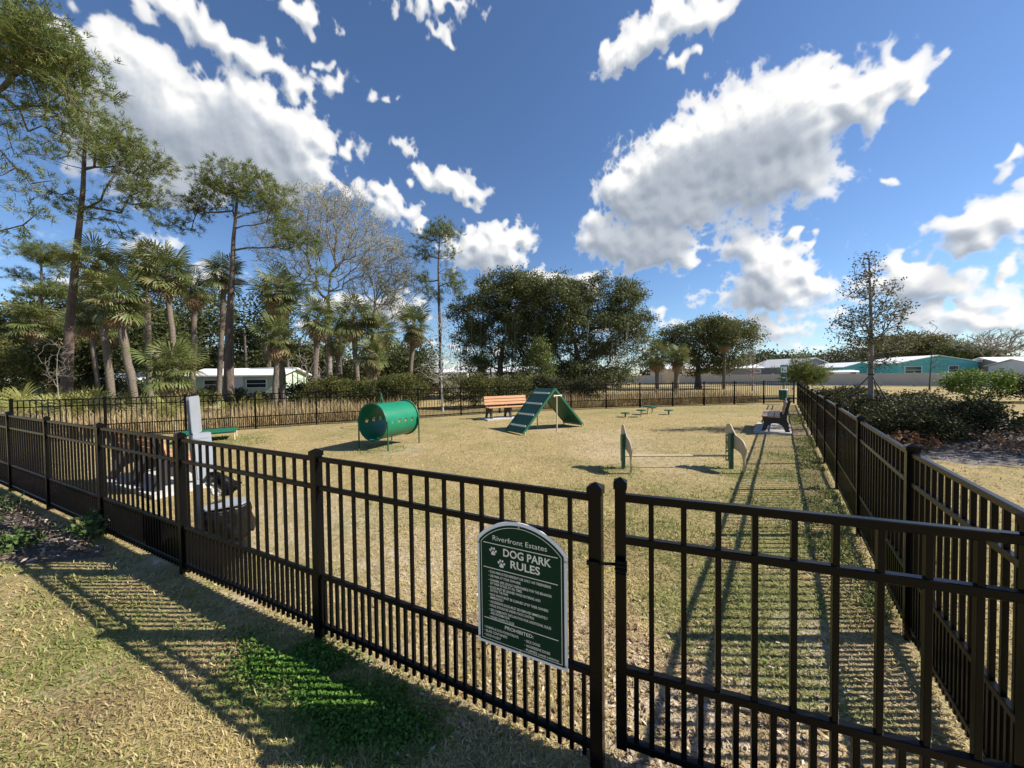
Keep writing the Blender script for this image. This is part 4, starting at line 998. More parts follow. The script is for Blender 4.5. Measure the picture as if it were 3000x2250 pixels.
def palm(label, x, y, Y, R, base_x, seed, nf=36, dead=9, r=0.155, lean_dy=0.0, group='cabbage palms', stem=True, boots=True):
    """crown centre seen at (x, y) at depth Y, crown radius R metres, trunk foot seen at base_x"""
    c = W(x, y, Y); f = W(base_x, 1150, Y + lean_dy)
    root = thing('cabbage_palm', label, 'palm', (f.x, f.y, 0), 0, group); o = Vector((f.x, f.y, 0)); c = c - o; rg = rng_(seed)
    if stem:
        n = 14; P = []; rr = []
        for k in range(n):
            t = k / (n - 1); s_ = t * t * (3 - 2 * t) * 0.5 + t * 0.5
            P.append(Vector((c.x * s_ + rg.normal() * 0.015, c.y * s_, -0.2 + (c.z - 0.15 + 0.2) * t))); rr.append(r * (1.22 if k == 0 else (1.0 + 0.05 * rg.normal() + (0.12 if t > 0.85 else 0))))
        smooth_angle(MB().tube(P, rr, 10).build('trunk', M_bark_palm, root), 75)
        if boots:                      # old leaf bases under the crown
            b = MB()
            for k in range(26):
                a = rg.random() * 6.283; zz = c.z - 0.15 - rg.random() * 0.7; d = Vector((math.cos(a), math.sin(a), 0))
                t = zz / max(0.1, c.z); s_ = t * t * (3 - 2 * t) * 0.5 + t * 0.5; q = Vector((c.x * s_, c.y * s_, zz)) + d * r * 0.9
                b.tube([q, q + d * 0.10 + Vector((0, 0, 0.16))], [0.045, 0.018], 4)
            b.build('leaf_bases', M_bark_palm, root)
    for k in range(nf):
        t = (k + 0.5) / nf; el = math.radians(80 - 132 * t ** 0.8 + rg.normal() * 11); a = k * 2.39996 + rg.normal() * 0.2
        s = R / 1.80 * rg.uniform(0.72, 1.12)
        o_ = link('frond', FRG[int(rg.integers(6))], root, loc=c + Vector((0, 0, 0.12 - 0.25 * t)), scale=(s, s, s))
        o_.rotation_euler = (Matrix.Rotation(a, 3, 'Z') @ Matrix.Rotation(-el, 3, 'Y') @ Matrix.Rotation(rg.normal() * 0.35, 3, 'X')).to_euler()
    for k in range(int(dead * 1.4)):
        a = rg.random() * 6.283; el = math.radians(-42 - 42 * rg.random()); s = R / 1.75 * rg.uniform(0.75, 1.05)
        o_ = link('dead_frond', FRD[int(rg.integers(3))], root, loc=c + Vector((0, 0, -0.15)), scale=(s, s, s))
        o_.rotation_euler = (Matrix.Rotation(a, 3, 'Z') @ Matrix.Rotation(-el, 3, 'Y')).to_euler()
    return root
palm('broad palm crown at the tall pine trunk with yellowed lower fans', 280, 770, 19.5, 1.75, 330, 101, dead=14)
palm('palm with the biggest drooping crown in the left cluster', 345, 868, 17.5, 1.8, 398, 102, nf=42, dead=7)
palm('tall palm on a thin curved trunk right of the cluster', 487, 792, 19.0, 1.75, 525, 103, r=0.13, nf=38)
palm('palm behind the cluster reaching above its neighbours', 425, 770, 23.0, 1.8, 440, 104, dead=5)
palm('short palm at the far left with a grey trunk', 100, 935, 24.0, 1.75, 104, 105, dead=12)
palm('palm with a slim pale leaning trunk behind the cluster', 262, 925, 23.0, 1.6, 293, 106, r=0.12, dead=14)
palm('palm on an upright pale trunk among the dead fronds', 316, 955, 24.5, 1.5, 314, 107, r=0.12, dead=16)
palm('ragged palm with hanging brown fans left of the vine pine', 570, 845, 22.0, 1.45, 560, 108, dead=20)
palm('palm crown half hidden behind the vine covered pine', 655, 800, 24.5, 1.75, 640, 109, dead=4)
palm('dark palm right of the vine pine with a heavy dead skirt', 815, 850, 20.5, 1.75, 830, 110, dead=26)
palm('palm with twin orange-brown lower fans below the dark palm', 812, 985, 18.5, 1.45, 802, 111, dead=20, r=0.13)
palm('palm on a single straight grey trunk right of the twin trunks', 930, 930, 19.5, 1.5, 916, 112, dead=16)
palm('tallest crown of the dense palm thicket before the bare tree', 1035, 925, 21.0, 1.75, 1050, 113, dead=14)
palm('thicket palm leaning right with yellow-brown underside', 1110, 970, 21.5, 1.5, 1075, 114, dead=16)
palm('low palm with a curved white trunk at the thicket front', 1092, 1035, 19.5, 1.35, 1100, 115, dead=14)
palm('thicket palm half covered on its left side', 985, 985, 22.5, 1.5, 1000, 120, dead=14)
palm('palm with a dark mossy skirt left of the slender pine', 1212, 950, 24.5, 1.75, 1195, 116, dead=18)
palm('trunkless palm fan clump behind the left back fence', 505, 1075, 15.6, 1.7, 505, 117, stem=False, dead=6, nf=36)
palm('shaggy palm beside the right edge of the big oak', 1925, 1040, 29.0, 1.55, 1925, 118, dead=18)
palm('small yellow-green palm standing before the cream house', 1985, 1045, 29.0, 1.45, 1980, 119, dead=8, r=0.2)
palm('single tall dark palm against the second oak', 2122, 985, 36.0, 2.0, 2121, 121, dead=14)
palm('dark small palm under the left side of the big oak', 1410, 1065, 27.5, 1.1, 1408, 122, dead=3)
palm('palm behind the pine at the left edge', 200, 965, 27.0, 1.7, 205, 123, dead=8)

M_pmt = mat('palmetto_yellow_green', (0.15, 0.165, 0.04), 0.45, col2=(0.27, 0.26, 0.085), scale=2.2, trans=0.25)
PMF = [frond_mesh('frond', 60 + q_, M_pmt, droop=0.3, n=22, R=0.7) for q_ in range(3)]
# low palmetto fans along the back of the left fence
k = 0
for (x, Y, s, lab) in [(15, 15.6, 1.35, 'palmetto clump at the left edge of the picture'), (90, 15.2, 1.25, 'palmetto clump beside the small bare sapling'), (165, 15.0, 1.2, 'yellow palmetto clump right of the bare sapling'), (245, 15.2, 1.25, 'palmetto clump below the leaning pale trunk'),
                       (470, 14.6, 1.0, 'bright palmetto fans in front of the trunkless palm'), (690, 16.0, 1.0, 'palmetto clump at the foot of the vine covered pine'), (60, 19.5, 1.2, 'tall palmetto clump behind the left edge clumps'), (205, 20, 1.15, 'tall palmetto clump at the pine foot')]:
    p = G(x, Y); t = thing('palmetto', lab, 'palmetto', p, 0, 'low palmetto clumps'); rg = rng_(200 + k); k += 1
    for j in range(20):
        a = rg.random() * 6.283; el = math.radians(rg.uniform(15, 80)); sc = s * rg.uniform(0.6, 0.9)
        q = Vector((rg.normal() * 0.35, rg.normal() * 0.3, 0.08))
        o_ = link('frond', PMF[j % 3], t, loc=q, scale=(sc, sc, sc)); o_.rotation_euler = (Matrix.Rotation(a, 3, 'Z') @ Matrix.Rotation(-el, 3, 'Y')).to_euler()

# ---- live oaks with hanging moss
OAK = [(0.060, 0.074, 0.028), (0.088, 0.104, 0.038), (0.12, 0.135, 0.05), (0.16, 0.17, 0.066)]
def broad(label, trunk, r0, E, n, seed, cols, per=26, size=0.15, spread=0.38, bark=None, name='oak_tree', seg=0.9, bf=0.3, lo=0.3, wob=0.16, moss=0, rmin=0.012, group=None, up=0.4, shell=0.45, expo=2.3, flat=0.6, twigs=0, knob=False):
    o = Vector((trunk[0].x, trunk[0].y, 0)); root = thing(name, label, 'tree', o, 0, group); rg = rng_(seed)
    tr = [v - o for v in trunk]; tr[0].z = -0.1
    pts = ell_points(rg, knobs(rg, rel(o, E)) if knob else rel(o, E), n, shell)
    sk = Skel(rg, tr, r0, pts, lo=lo, bf=bf, seg=seg, wob=wob, rmin=rmin, expo=expo)
    sk.trunk('trunk', bark or M_bark_dark, root)
    if twigs: needles(rg, np.repeat(sk.A[sk.tips], 2, 0), np.repeat(sk.A[sk.tips] - sk.A[sk.par[sk.tips]], 2, 0) * 1.2 + np.array([0, 0, 0.25]), twigs, 0.85, 0.022, [(0.26, 0.25, 0.19), (0.33, 0.32, 0.25), (0.40, 0.39, 0.32)], 'twigs', root, spread=0.45)
    if per: leaves(rg, sk.A[sk.tips], spread, per, size, cols, 'crown', root, up=up, flat=flat)
    if moss:
        A = sk.A[sk.ntr:]; zlo = np.quantile(A[:, 2], 0.55); A = A[A[:, 2] < zlo]
        S = A[rg.integers(len(A), size=moss)] + rg.standard_normal((moss, 3)) * 0.15
        V = []; F = []
        for p in S:
            L = min(rg.uniform(0.4, 1.9), p[2] - 0.5); w_ = rg.uniform(0.015, 0.05); nseg_ = 4; i = len(V)
            a = rg.random() * 3.14; dx, dy = math.cos(a) * w_, math.sin(a) * w_; sw = rg.normal() * 0.10
            for q in range(nseg_ + 1):
                t = q / nseg_; e = (1 - t * 0.85); jx = sw * t + rg.normal() * 0.02
                V += [(p[0] + jx - dx * e, p[1] - dy * e, p[2] - L * t), (p[0] + jx + dx * e, p[1] + dy * e, p[2] - L * t)]
            for q in range(nseg_): F.append((i + 2 * q, i + 2 * q + 1, i + 2 * q + 3, i + 2 * q + 2))
        tag(link('hanging_moss', raw_mesh('hanging_moss', V, np.array(F), M_moss), root), kind='stuff')
    return root
Yo = 28.5
broad('big live oak with hanging moss, left half of the oak mass', [G(1462, Yo), W(1466, 1060, Yo), W(1475, 1010, Yo), W(1485, 970, Yo)], 0.36,
      [EL(1480, 880, Yo, 105, 65, 2.6), EL(1400, 930, Yo, 70, 65, 2.2), EL(1545, 900, Yo, 85, 70, 2.4), EL(1380, 1000, Yo, 55, 60, 1.8, 5), EL(1480, 980, Yo, 90, 70, 2.6), EL(1470, 830, Yo, 60, 30, 1.6, 3), EL(1350, 900, Yo, 30, 30, 1.0, 1), EL(1560, 830, Yo, 40, 28, 1.2, 1.5), EL(1560, 985, Yo + .6, 70, 75, 2.0, 9), EL(1490, 1075, Yo + .8, 70, 40, 1.5, 4), EL(1390, 1080, Yo, 45, 35, 1.2, 2)],
      1050, 31, OAK, moss=460, per=58, size=0.15, spread=0.27, knob=True, group='live oaks')
broad('big live oak with hanging moss, right half of the oak mass', [G(1690, Yo - .7), W(1700, 1080, Yo - .7), W(1690, 1030, Yo - .7), W(1680, 985, Yo - .7)], 0.42,
      [EL(1640, 880, Yo, 105, 65, 2.8), EL(1740, 890, Yo, 90, 65, 2.6), EL(1830, 900, Yo, 55, 70, 2.0), EL(1870, 960, Yo, 48, 60, 1.8), EL(1720, 980, Yo, 120, 75, 2.8), EL(1810, 1040, Yo, 95, 60, 2.2), EL(1850, 855, Yo, 30, 28, 1.0, 1), EL(1640, 845, Yo, 60, 25, 1.5, 3), EL(1700, 1090, Yo - 1, 90, 40, 1.6, 6), EL(1580, 1060, Yo - .5, 60, 50, 1.4, 5), EL(1610, 970, Yo, 70, 70, 2.2, 9), EL(1640, 1110, Yo - 1, 80, 35, 1.5, 5), EL(1790, 1110, Yo - 1, 70, 35, 1.5, 5)],
      1400, 32, OAK, moss=560, per=58, size=0.15, spread=0.27, knob=True, group='live oaks')
broad('second oak behind the single palm, right of the big oaks', [G(2045, 38), W(2045, 1060, 38), W(2050, 1020, 38)], 0.36,
      [EL(2040, 990, 38, 80, 50, 3), EL(2110, 990, 38, 70, 55, 3), EL(2165, 1010, 38, 45, 38, 2), EL(2080, 955, 38, 40, 22, 2, 4), EL(1990, 1020, 38, 45, 45, 2), EL(2020, 1065, 38, 60, 35, 2), EL(2100, 1065, 38, 70, 30, 2, 8)], 620, 33, OAK, per=58, size=0.19, spread=0.36, knob=True, group='live oaks')
LIGHT = [(0.06, 0.085, 0.02), (0.10, 0.13, 0.03), (0.14, 0.17, 0.045), (0.18, 0.20, 0.07)]
broad('slim light green young tree in front of the oaks', [G(1578, 24), W(1578, 1090, 24), W(1580, 1030, 24)], 0.07,
      [EL(1580, 1090, 24, 48, 45, .9), EL(1582, 1040, 24, 34, 35, .7, 1), EL(1580, 1010, 24, 18, 20, .4, .3), EL(1570, 1130, 24, 55, 30, .9, 1)], 190, 34, LIGHT, per=46, size=0.11, spread=0.22, bark=M_bark_grey, name='young_tree', seg=0.5)
# spreading leafless tree with opening buds
BUD = [(0.22, 0.24, 0.11), (0.30, 0.31, 0.17), (0.36, 0.36, 0.24), (0.17, 0.20, 0.08)]
Yb = 26.0
broad('tall pale leafless tree with fine budding twigs', [G(960, Yb), W(965, 980, Yb), W(962, 880, Yb), W(968, 800, Yb)], 0.26,
      [EL(900, 650, Yb, 130, 90, 2.6), EL(1000, 650, Yb, 120, 90, 2.6), EL(840, 720, Yb, 100, 90, 2.2), EL(1090, 730, Yb, 100, 80, 2.2), EL(970, 780, Yb, 120, 70, 2.2, 5), EL(960, 580, Yb, 120, 40, 2, 5), EL(840, 640, Yb, 60, 60, 1.6, 2)],
      1100, 35, BUD, per=6, size=0.10, spread=0.34, twigs=3, bark=M_bark_grey, name='bare_tree', seg=0.8, bf=0.45, lo=0.35, rmin=0.011, wob=0.08, shell=0.6)
broad('smaller pale leafless tree right of the tall bare one', [G(1075, 27), W(1090, 960, 27), W(1100, 880, 27)], 0.17,
      [EL(1140, 780, 27, 85, 80, 2.0), EL(1170, 850, 27, 60, 60, 1.8), EL(1090, 860, 27, 80, 50, 1.8), EL(1140, 920, 27, 70, 45, 1.8)], 560, 36, BUD, per=8, size=0.11, spread=0.34, twigs=3, bark=M_bark_grey, name='bare_tree', seg=0.8, bf=0.4, rmin=0.011, wob=0.08, shell=0.6)
broad('slim silvery leafless sapling behind the fence right of the tunnel', [G(1293, 17.5), W(1293, 1120, 17.5), W(1292, 1060, 17.5), W(1294, 980, 17.5)], 0.06,
      [EL(1293, 1010, 17.5, 55, 60, .9), EL(1310, 1070, 17.5, 60, 40, .9), EL(1270, 1080, 17.5, 55, 35, .8), EL(1290, 940, 17.5, 30, 30, .5, .4)], 260, 37, [(0.24, 0.23, 0.18), (0.32, 0.31, 0.25)], per=3, size=0.07, spread=0.15, bark=mat('silver_bark', (0.30, 0.29, 0.26), 0.9, col2=(0.45, 0.44, 0.41), scale=10), name='sapling', seg=0.4, rmin=0.006, lo=0.2)
broad('small pale bare sapling behind the left end of the far fence', [G(168, 14.6), W(166, 1100, 14.6), W(168, 1040, 14.6)], 0.035,
      [EL(166, 1050, 14.6, 40, 60, .6), EL(150, 1100, 14.6, 40, 30, .6), EL(200, 1090, 14.6, 50, 22, .6)], 110, 38, BUD, per=0, bark=M_bark_grey, name='sapling', seg=0.35, rmin=0.0032, lo=0.15)
# dead pale bush between the palms and the twin trunks
broad('dry leafless bush at the foot of the straight palm trunk', [G(905, 18), W(905, 1130, 18)], 0.05, [EL(890, 1060, 18, 45, 55, .8), EL(925, 1090, 18, 45, 45, .8)], 130, 39, BUD, per=0, bark=M_bark_grey, name='bare_bush', seg=0.35, rmin=0.007, lo=0.0)

# ---- right side: young staked oak, small pine, saplings
DRYOAK = [(0.030, 0.038, 0.016), (0.050, 0.060, 0.024), (0.072, 0.078, 0.034), (0.11, 0.098, 0.05), (0.16, 0.16, 0.10)]
yo = broad('tall narrow young oak held by three stakes above the right hedge', [Vector((10.62, 10.55, 0)), Vector((10.62, 10.55, 1.6)), Vector((10.60, 10.55, 3.2)), Vector((10.52, 10.55, 5.0))], 0.085,
      [EL(2540, 780, 10.55, 30, 55, .3, .8), EL(2545, 850, 10.55, 70, 50, .7, 2), EL(2555, 930, 10.55, 95, 45, .85, 2.4), EL(2575, 1000, 10.55, 85, 45, .8, 2.2), EL(2490, 960, 10.55, 55, 35, .6, .8), EL(2620, 900, 10.55, 45, 30, .5, .7), EL(2490, 1005, 10.55, 40, 30, .5, .6), EL(2570, 1050, 10.55, 55, 30, .6, .9)],
      460, 41, DRYOAK, per=9, size=0.066, spread=0.10, bark=M_bark_grey, name='young_oak', seg=0.28, rmin=0.0065, lo=0.22, bf=0.25, wob=0.10, shell=0.2, expo=2.6)
broad('lowest bare limb stub tree behind', [Vector((10.9, 11.2, 0)), Vector((10.9, 11.2, 0.5))], 0.02, [(10.9, 11.2, 0.6, .3, .3, .2, 1)], 10, 42, DRYOAK, per=10, size=0.06, spread=0.1, name='shrub_seedling', seg=0.3, rmin=0.004, lo=0.0) if False else None
for a in (0.4, 2.5, 4.6):
    MB().tube([(0, 0, 1.60), (1.15 * math.cos(a), 1.15 * math.sin(a), 0.0)], 0.017, 6).build('stake', M_bark_dark, yo)
MB().tube([(0.05 * math.cos(t), 0.05 * math.sin(t) , 1.60 + 0 * t) for t in np.linspace(0, 6.28, 12)], 0.03, 6, cap=False).build('tie', M_blackplastic, yo)
pine('bushy little pine behind the far right fence corner', [(2365, 1160, 0), (2365, 1110, 0), (2362, 1050, 0)], 0.06,
     [EL(2360, 1060, 23, 25, 25, .6), EL(2335, 1085, 23, 30, 12, .5, .5), EL(2385, 1090, 23, 30, 15, .5, .5), EL(2365, 1110, 23, 40, 18, .7, .6)], 120, 44, 23, lo=0.1, seg=0.4, tufts=6, per=14, nl=0.26)
sap = broad('thin staked sapling on the mulch before the taupe fence', [G(2725, 30), W(2725, 1100, 30), W(2730, 1030, 30)], 0.06,
      [EL(2735, 1010, 30, 25, 45, .7), EL(2720, 960, 30, 18, 30, .5, .4), EL(2745, 1060, 30, 28, 25, .6, .5)], 80, 45, DRYOAK, per=4, size=0.08, spread=0.15, bark=M_bark_dark, name='sapling', seg=0.4, rmin=0.008, lo=0.3)
broad('leafless small tree in front of the taupe fence by the station', [G(2205, 33), W(2206, 1090, 33), W(2207, 1040, 33)], 0.06, [EL(2205, 1060, 33, 38, 50, 1.0)], 130, 46, BUD, per=0, bark=mat('rosy_bark', (0.28, 0.21, 0.18), 0.9, var=0.2), name='bare_tree', seg=0.5, rmin=0.010, lo=0.2, bf=0.5)
BROWNG = [(0.095, 0.085, 0.032), (0.13, 0.115, 0.042), (0.16, 0.14, 0.05), (0.14, 0.155, 0.048)]
broad('broad olive-brown tree behind the teal house', [G(2660, 66), W(2660, 1050, 66)], 0.4, [EL(2660, 1015, 66, 95, 32, 4), EL(2590, 1030, 66, 50, 25, 3), EL(2740, 1020, 66, 45, 28, 3)], 380, 47, BROWNG, per=60, size=0.38, spread=0.8, seg=1.5, lo=0.2)
broad('yellow-green tree right of the teal roof', [G(2820, 62), W(2820, 1060, 62)], 0.3, [EL(2790, 1035, 62, 55, 28, 3), EL(2860, 1050, 62, 45, 25, 3)], 200, 48, LIGHT, per=60, size=0.36, spread=0.7, seg=1.5, lo=0.2)
broad('wide leafless grey tree at the right edge behind the houses', [G(2895, 58), W(2900, 1060, 58), W(2905, 1030, 58)], 0.4, [EL(2930, 1000, 58, 70, 38, 4), EL(2860, 1005, 58, 45, 28, 3), EL(2990, 1010, 58, 45, 40, 3)], 520, 49, BUD, per=0, twigs=6, bark=M_bark_grey, name='bare_tree', seg=1.2, rmin=0.03, lo=0.2, bf=0.45)
broad('leafy tree beyond the right edge shading the mulch', [Vector((15.9, 7.3, 0)), Vector((15.9, 7.3, 2.0)), Vector((15.9, 7.3, 3.5))], 0.14, [(15.9, 7.3, 4.7, 1.9, 1.6, 1.3, 1)], 150, 50, OAK, per=26, size=0.12, spread=0.3)

# ---- shrubs
HEDGE = [(0.018, 0.024, 0.010), (0.028, 0.034, 0.013), (0.046, 0.048, 0.017), (0.085, 0.075, 0.028)]
YHEDGE = [(0.045, 0.055, 0.014), (0.075, 0.085, 0.022), (0.11, 0.115, 0.03), (0.15, 0.145, 0.045)]
def shrub(label, p, rx, ry, h, seed, cols, n=170, per=26, size=0.07, spread=0.10, group=None, name='shrub', up=0.5):
    root = thing(name, label, 'shrub', p, 0, group); rg = rng_(seed)
    E = [(0, 0, h * 0.52, rx, ry, h * 0.46, 4)] + [(rg.normal() * rx * .5, rg.normal() * ry * .5, h * rg.uniform(.6, .8), rx * .4, ry * .4, h * .26, 1) for _ in range(3)]
    pts = ell_points(rg, E, n, 0.5); pts[:, 2] = np.maximum(pts[:, 2], 0.06)
    sk = Skel(rg, [Vector((0, 0, -0.05)), Vector((0, 0, 0.25))], 0.03, pts, lo=0.0, bf=0.3, seg=0.3, wob=0.1, rmin=0.004)
    sk.limbs('stems', M_bark_dark, root, sides=4)
    leaves(rg, pts, spread, per, size, cols, 'foliage', root, up=up, flat=0.8)
    return root
Skel.top_taper = 0.3
k = 0
nrm = Vector((RIGHTD.y, -RIGHTD.x, 0))
names = ['front', 'second', 'third', 'fourth', 'fifth', 'sixth', 'seventh', 'eighth']
for i in range(8):
    for j, off in enumerate((1.75, 2.8)):
        s0 = 9.0 + 1.28 * i
        if j == 1 and (i > 4 or i < 1): continue
        p = RIGHT0 + RIGHTD * s0 + nrm * off; rg = rng_(300 + k)
        shrub('%s dark hedge shrub from the camera in the %s row beside the right fence' % (names[i], ('near', 'outer')[j]), (p.x + rg.normal() * .1, p.y + rg.normal() * .1, 0.02), 0.95, 0.95, rg.uniform(0.70, 0.86) + 0.02 * i, 300 + k, HEDGE, group='hedge shrubs right of the fence', n=230 if i < 4 else 150, per=46, size=0.055 + 0.004 * i); k += 1
shrub('rounded bright green shrub at the right edge before the taupe fence', (24.4, 18.6, 0), 1.35, 1.2, 1.65, 340, [(0.07, 0.11, 0.02), (0.11, 0.17, 0.03), (0.16, 0.22, 0.045)], n=240, per=26, size=0.11, spread=0.14)
shrub('dark green shrub cut by the right edge of the picture', (26.4, 17.8, 0), 1.3, 1.2, 1.45, 341, HEDGE + [(0.07, 0.10, 0.02)], n=200, per=26, size=0.11, spread=0.14)
shrub('low strappy green plant at the right end of the hedge', (13.4, 8.9, 0.03), 0.5, 0.4, 0.45, 342, [(0.03, 0.05, 0.015), (0.05, 0.07, 0.02)], n=50, per=22, size=0.16, spread=0.14)
for i, (x, Y, rx, h, lab) in enumerate([(960, 17.6, 1.5, 1.35, 'clipped olive shrub behind the far fence left of the tunnel'), (1070, 18.2, 1.5, 1.3, 'clipped olive shrub behind the tunnel'), (1175, 18.6, 1.5, 1.4, 'clipped olive shrub right of the tunnel behind the fence'),
                                   (1365, 19.0, 1.7, 1.45, 'clipped yellow-olive shrub above the orange bench'), (1500, 19.8, 1.5, 1.3, 'clipped yellow-olive shrub behind the A-frame ridge'), (1620, 20.6, 1.4, 1.2, 'dark low shrub behind the fence right of the ramp'), (1720, 21.5, 1.3, 1.1, 'dark low shrub left of the tan grasses')]):
    shrub(lab, G(x, Y), rx, 1.0, h + 0.40, 350 + i, YHEDGE if i < 5 else HEDGE, n=240, per=44, size=0.085, spread=0.13, group='clipped shrubs behind the far fence')
for i, (x, Y, rx, h, lab) in enumerate([(20, 22, 2.2, 4.2, 'tall leafy olive bush filling the left edge'), (-60, 25, 2.5, 5.2, 'tall leafy bush cut off by the left edge')]):
    shrub(lab, G(x, Y), rx, 1.6, h, 370 + i, YHEDGE, n=330, per=28, size=0.16, spread=0.24)
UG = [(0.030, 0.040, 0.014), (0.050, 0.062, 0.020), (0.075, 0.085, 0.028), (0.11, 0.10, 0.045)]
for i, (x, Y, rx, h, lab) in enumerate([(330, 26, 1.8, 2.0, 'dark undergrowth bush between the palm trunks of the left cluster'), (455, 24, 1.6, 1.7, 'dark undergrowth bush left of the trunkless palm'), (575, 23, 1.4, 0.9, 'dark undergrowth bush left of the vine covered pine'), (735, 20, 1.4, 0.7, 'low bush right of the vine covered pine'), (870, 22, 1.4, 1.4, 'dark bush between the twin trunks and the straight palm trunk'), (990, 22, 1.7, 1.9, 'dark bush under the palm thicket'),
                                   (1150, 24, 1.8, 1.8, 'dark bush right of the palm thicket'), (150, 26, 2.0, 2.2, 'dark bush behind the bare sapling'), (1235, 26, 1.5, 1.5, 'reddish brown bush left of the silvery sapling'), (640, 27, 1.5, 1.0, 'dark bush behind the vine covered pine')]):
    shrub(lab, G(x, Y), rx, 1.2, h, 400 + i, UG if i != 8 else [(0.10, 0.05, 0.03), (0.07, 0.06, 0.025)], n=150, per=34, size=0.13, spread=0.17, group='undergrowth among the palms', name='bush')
# leafy weeds by the front fence on the left
for i, (x, y, s, lab) in enumerate([(-5.55, 3.62, .20, 'leafy weed clump at the left edge of the lawn'), (-4.62, 3.86, .16, 'leafy weed growing against the left front fence'), (-5.0, 3.55, .12, 'small weed between the lawn and the mulch'), (-6.55, 4.55, .22, 'pale leafy weed at the mulch by the left edge'), (-5.9, 3.5, .18, 'weed cut by the left edge of the picture')]):
    shrub(lab, (x, y, 0), s * 1.3, s, s * 1.5, 380 + i, [(0.045, 0.085, 0.02), (0.08, 0.13, 0.035), (0.12, 0.17, 0.06)], n=40, per=7, size=0.06, spread=0.05, name='weed')
# heaps of cut brown branches on the right mulch
for i, (x, y, rx, lab) in enumerate([(9.9, 7.1, .95, 'heap of cut branches with dead brown leaves, right of the fence'), (8.35, 7.45, .55, 'small heap of dead brown branches nearest the fence'), (11.3, 7.6, .9, 'heap of dead brown branches at the right edge'), (7.95, 8.25, .35, 'single rusty brown branch at the hedge foot')]):
    root = thing('brush_pile', lab, 'branches', (x, y, 0.03), 0, 'heaps of cut branches'); rg = rng_(390 + i)
    pts = ell_points(rg, [(0, 0, .16, rx, rx * .6, .22, 1)], 75, 0.3); pts[:, 2] = np.abs(pts[:, 2]) + .02
    sk = Skel(rg, [Vector((-rx * .8, 0, 0.02)), Vector((-rx * .3, 0, 0.1))], 0.02, pts, lo=0.0, seg=0.25, rmin=0.004, wob=.15)
    sk.limbs('branches', M_bark_grey, root, sides=4)
    leaves(rg, pts, 0.06, 6, 0.075, [(0.10, 0.045, 0.02), (0.16, 0.075, 0.035), (0.22, 0.12, 0.06), (0.07, 0.035, 0.018)], 'dead_leaves', root)

# ---- woods that read as one mass
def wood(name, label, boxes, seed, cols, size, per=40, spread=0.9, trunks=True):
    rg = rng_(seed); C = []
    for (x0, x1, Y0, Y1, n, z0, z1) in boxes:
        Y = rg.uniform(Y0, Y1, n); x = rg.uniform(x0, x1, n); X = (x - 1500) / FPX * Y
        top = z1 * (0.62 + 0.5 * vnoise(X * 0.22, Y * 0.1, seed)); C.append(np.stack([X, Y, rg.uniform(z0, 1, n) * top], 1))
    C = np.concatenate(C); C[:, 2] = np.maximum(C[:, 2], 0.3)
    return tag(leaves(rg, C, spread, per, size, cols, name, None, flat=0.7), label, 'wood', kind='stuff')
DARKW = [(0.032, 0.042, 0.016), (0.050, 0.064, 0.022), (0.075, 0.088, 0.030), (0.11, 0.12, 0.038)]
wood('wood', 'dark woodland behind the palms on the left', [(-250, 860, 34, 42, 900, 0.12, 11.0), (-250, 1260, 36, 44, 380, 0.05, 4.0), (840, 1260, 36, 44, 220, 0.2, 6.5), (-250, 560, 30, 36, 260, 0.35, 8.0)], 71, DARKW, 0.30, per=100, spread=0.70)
wood('wood', 'distant dark tree line on the right horizon', [(2180, 2620, 95, 110, 240, 0.1, 7.0), (2480, 3300, 88, 120, 260, 0.1, 5.0), (1900, 2250, 80, 95, 120, 0.1, 4.6)], 72, [(0.045, 0.056, 0.030), (0.062, 0.072, 0.036), (0.085, 0.092, 0.045)], 0.75, per=90, spread=1.3)
wt = MB(); rg = rng_(77)
for k in range(46):
    x = rg.uniform(-150, 1000); Y = rg.uniform(31, 40); p = G(x, Y); wt.tube([(p.x, p.y, -.1), (p.x + rg.normal() * .4, p.y, rg.uniform(4, 7))], [0.17, 0.10], 6)
tag(wt.build('wood_trunks', M_bark_dark), 'dark trunks inside the woodland on the left', 'wood', kind='stuff')

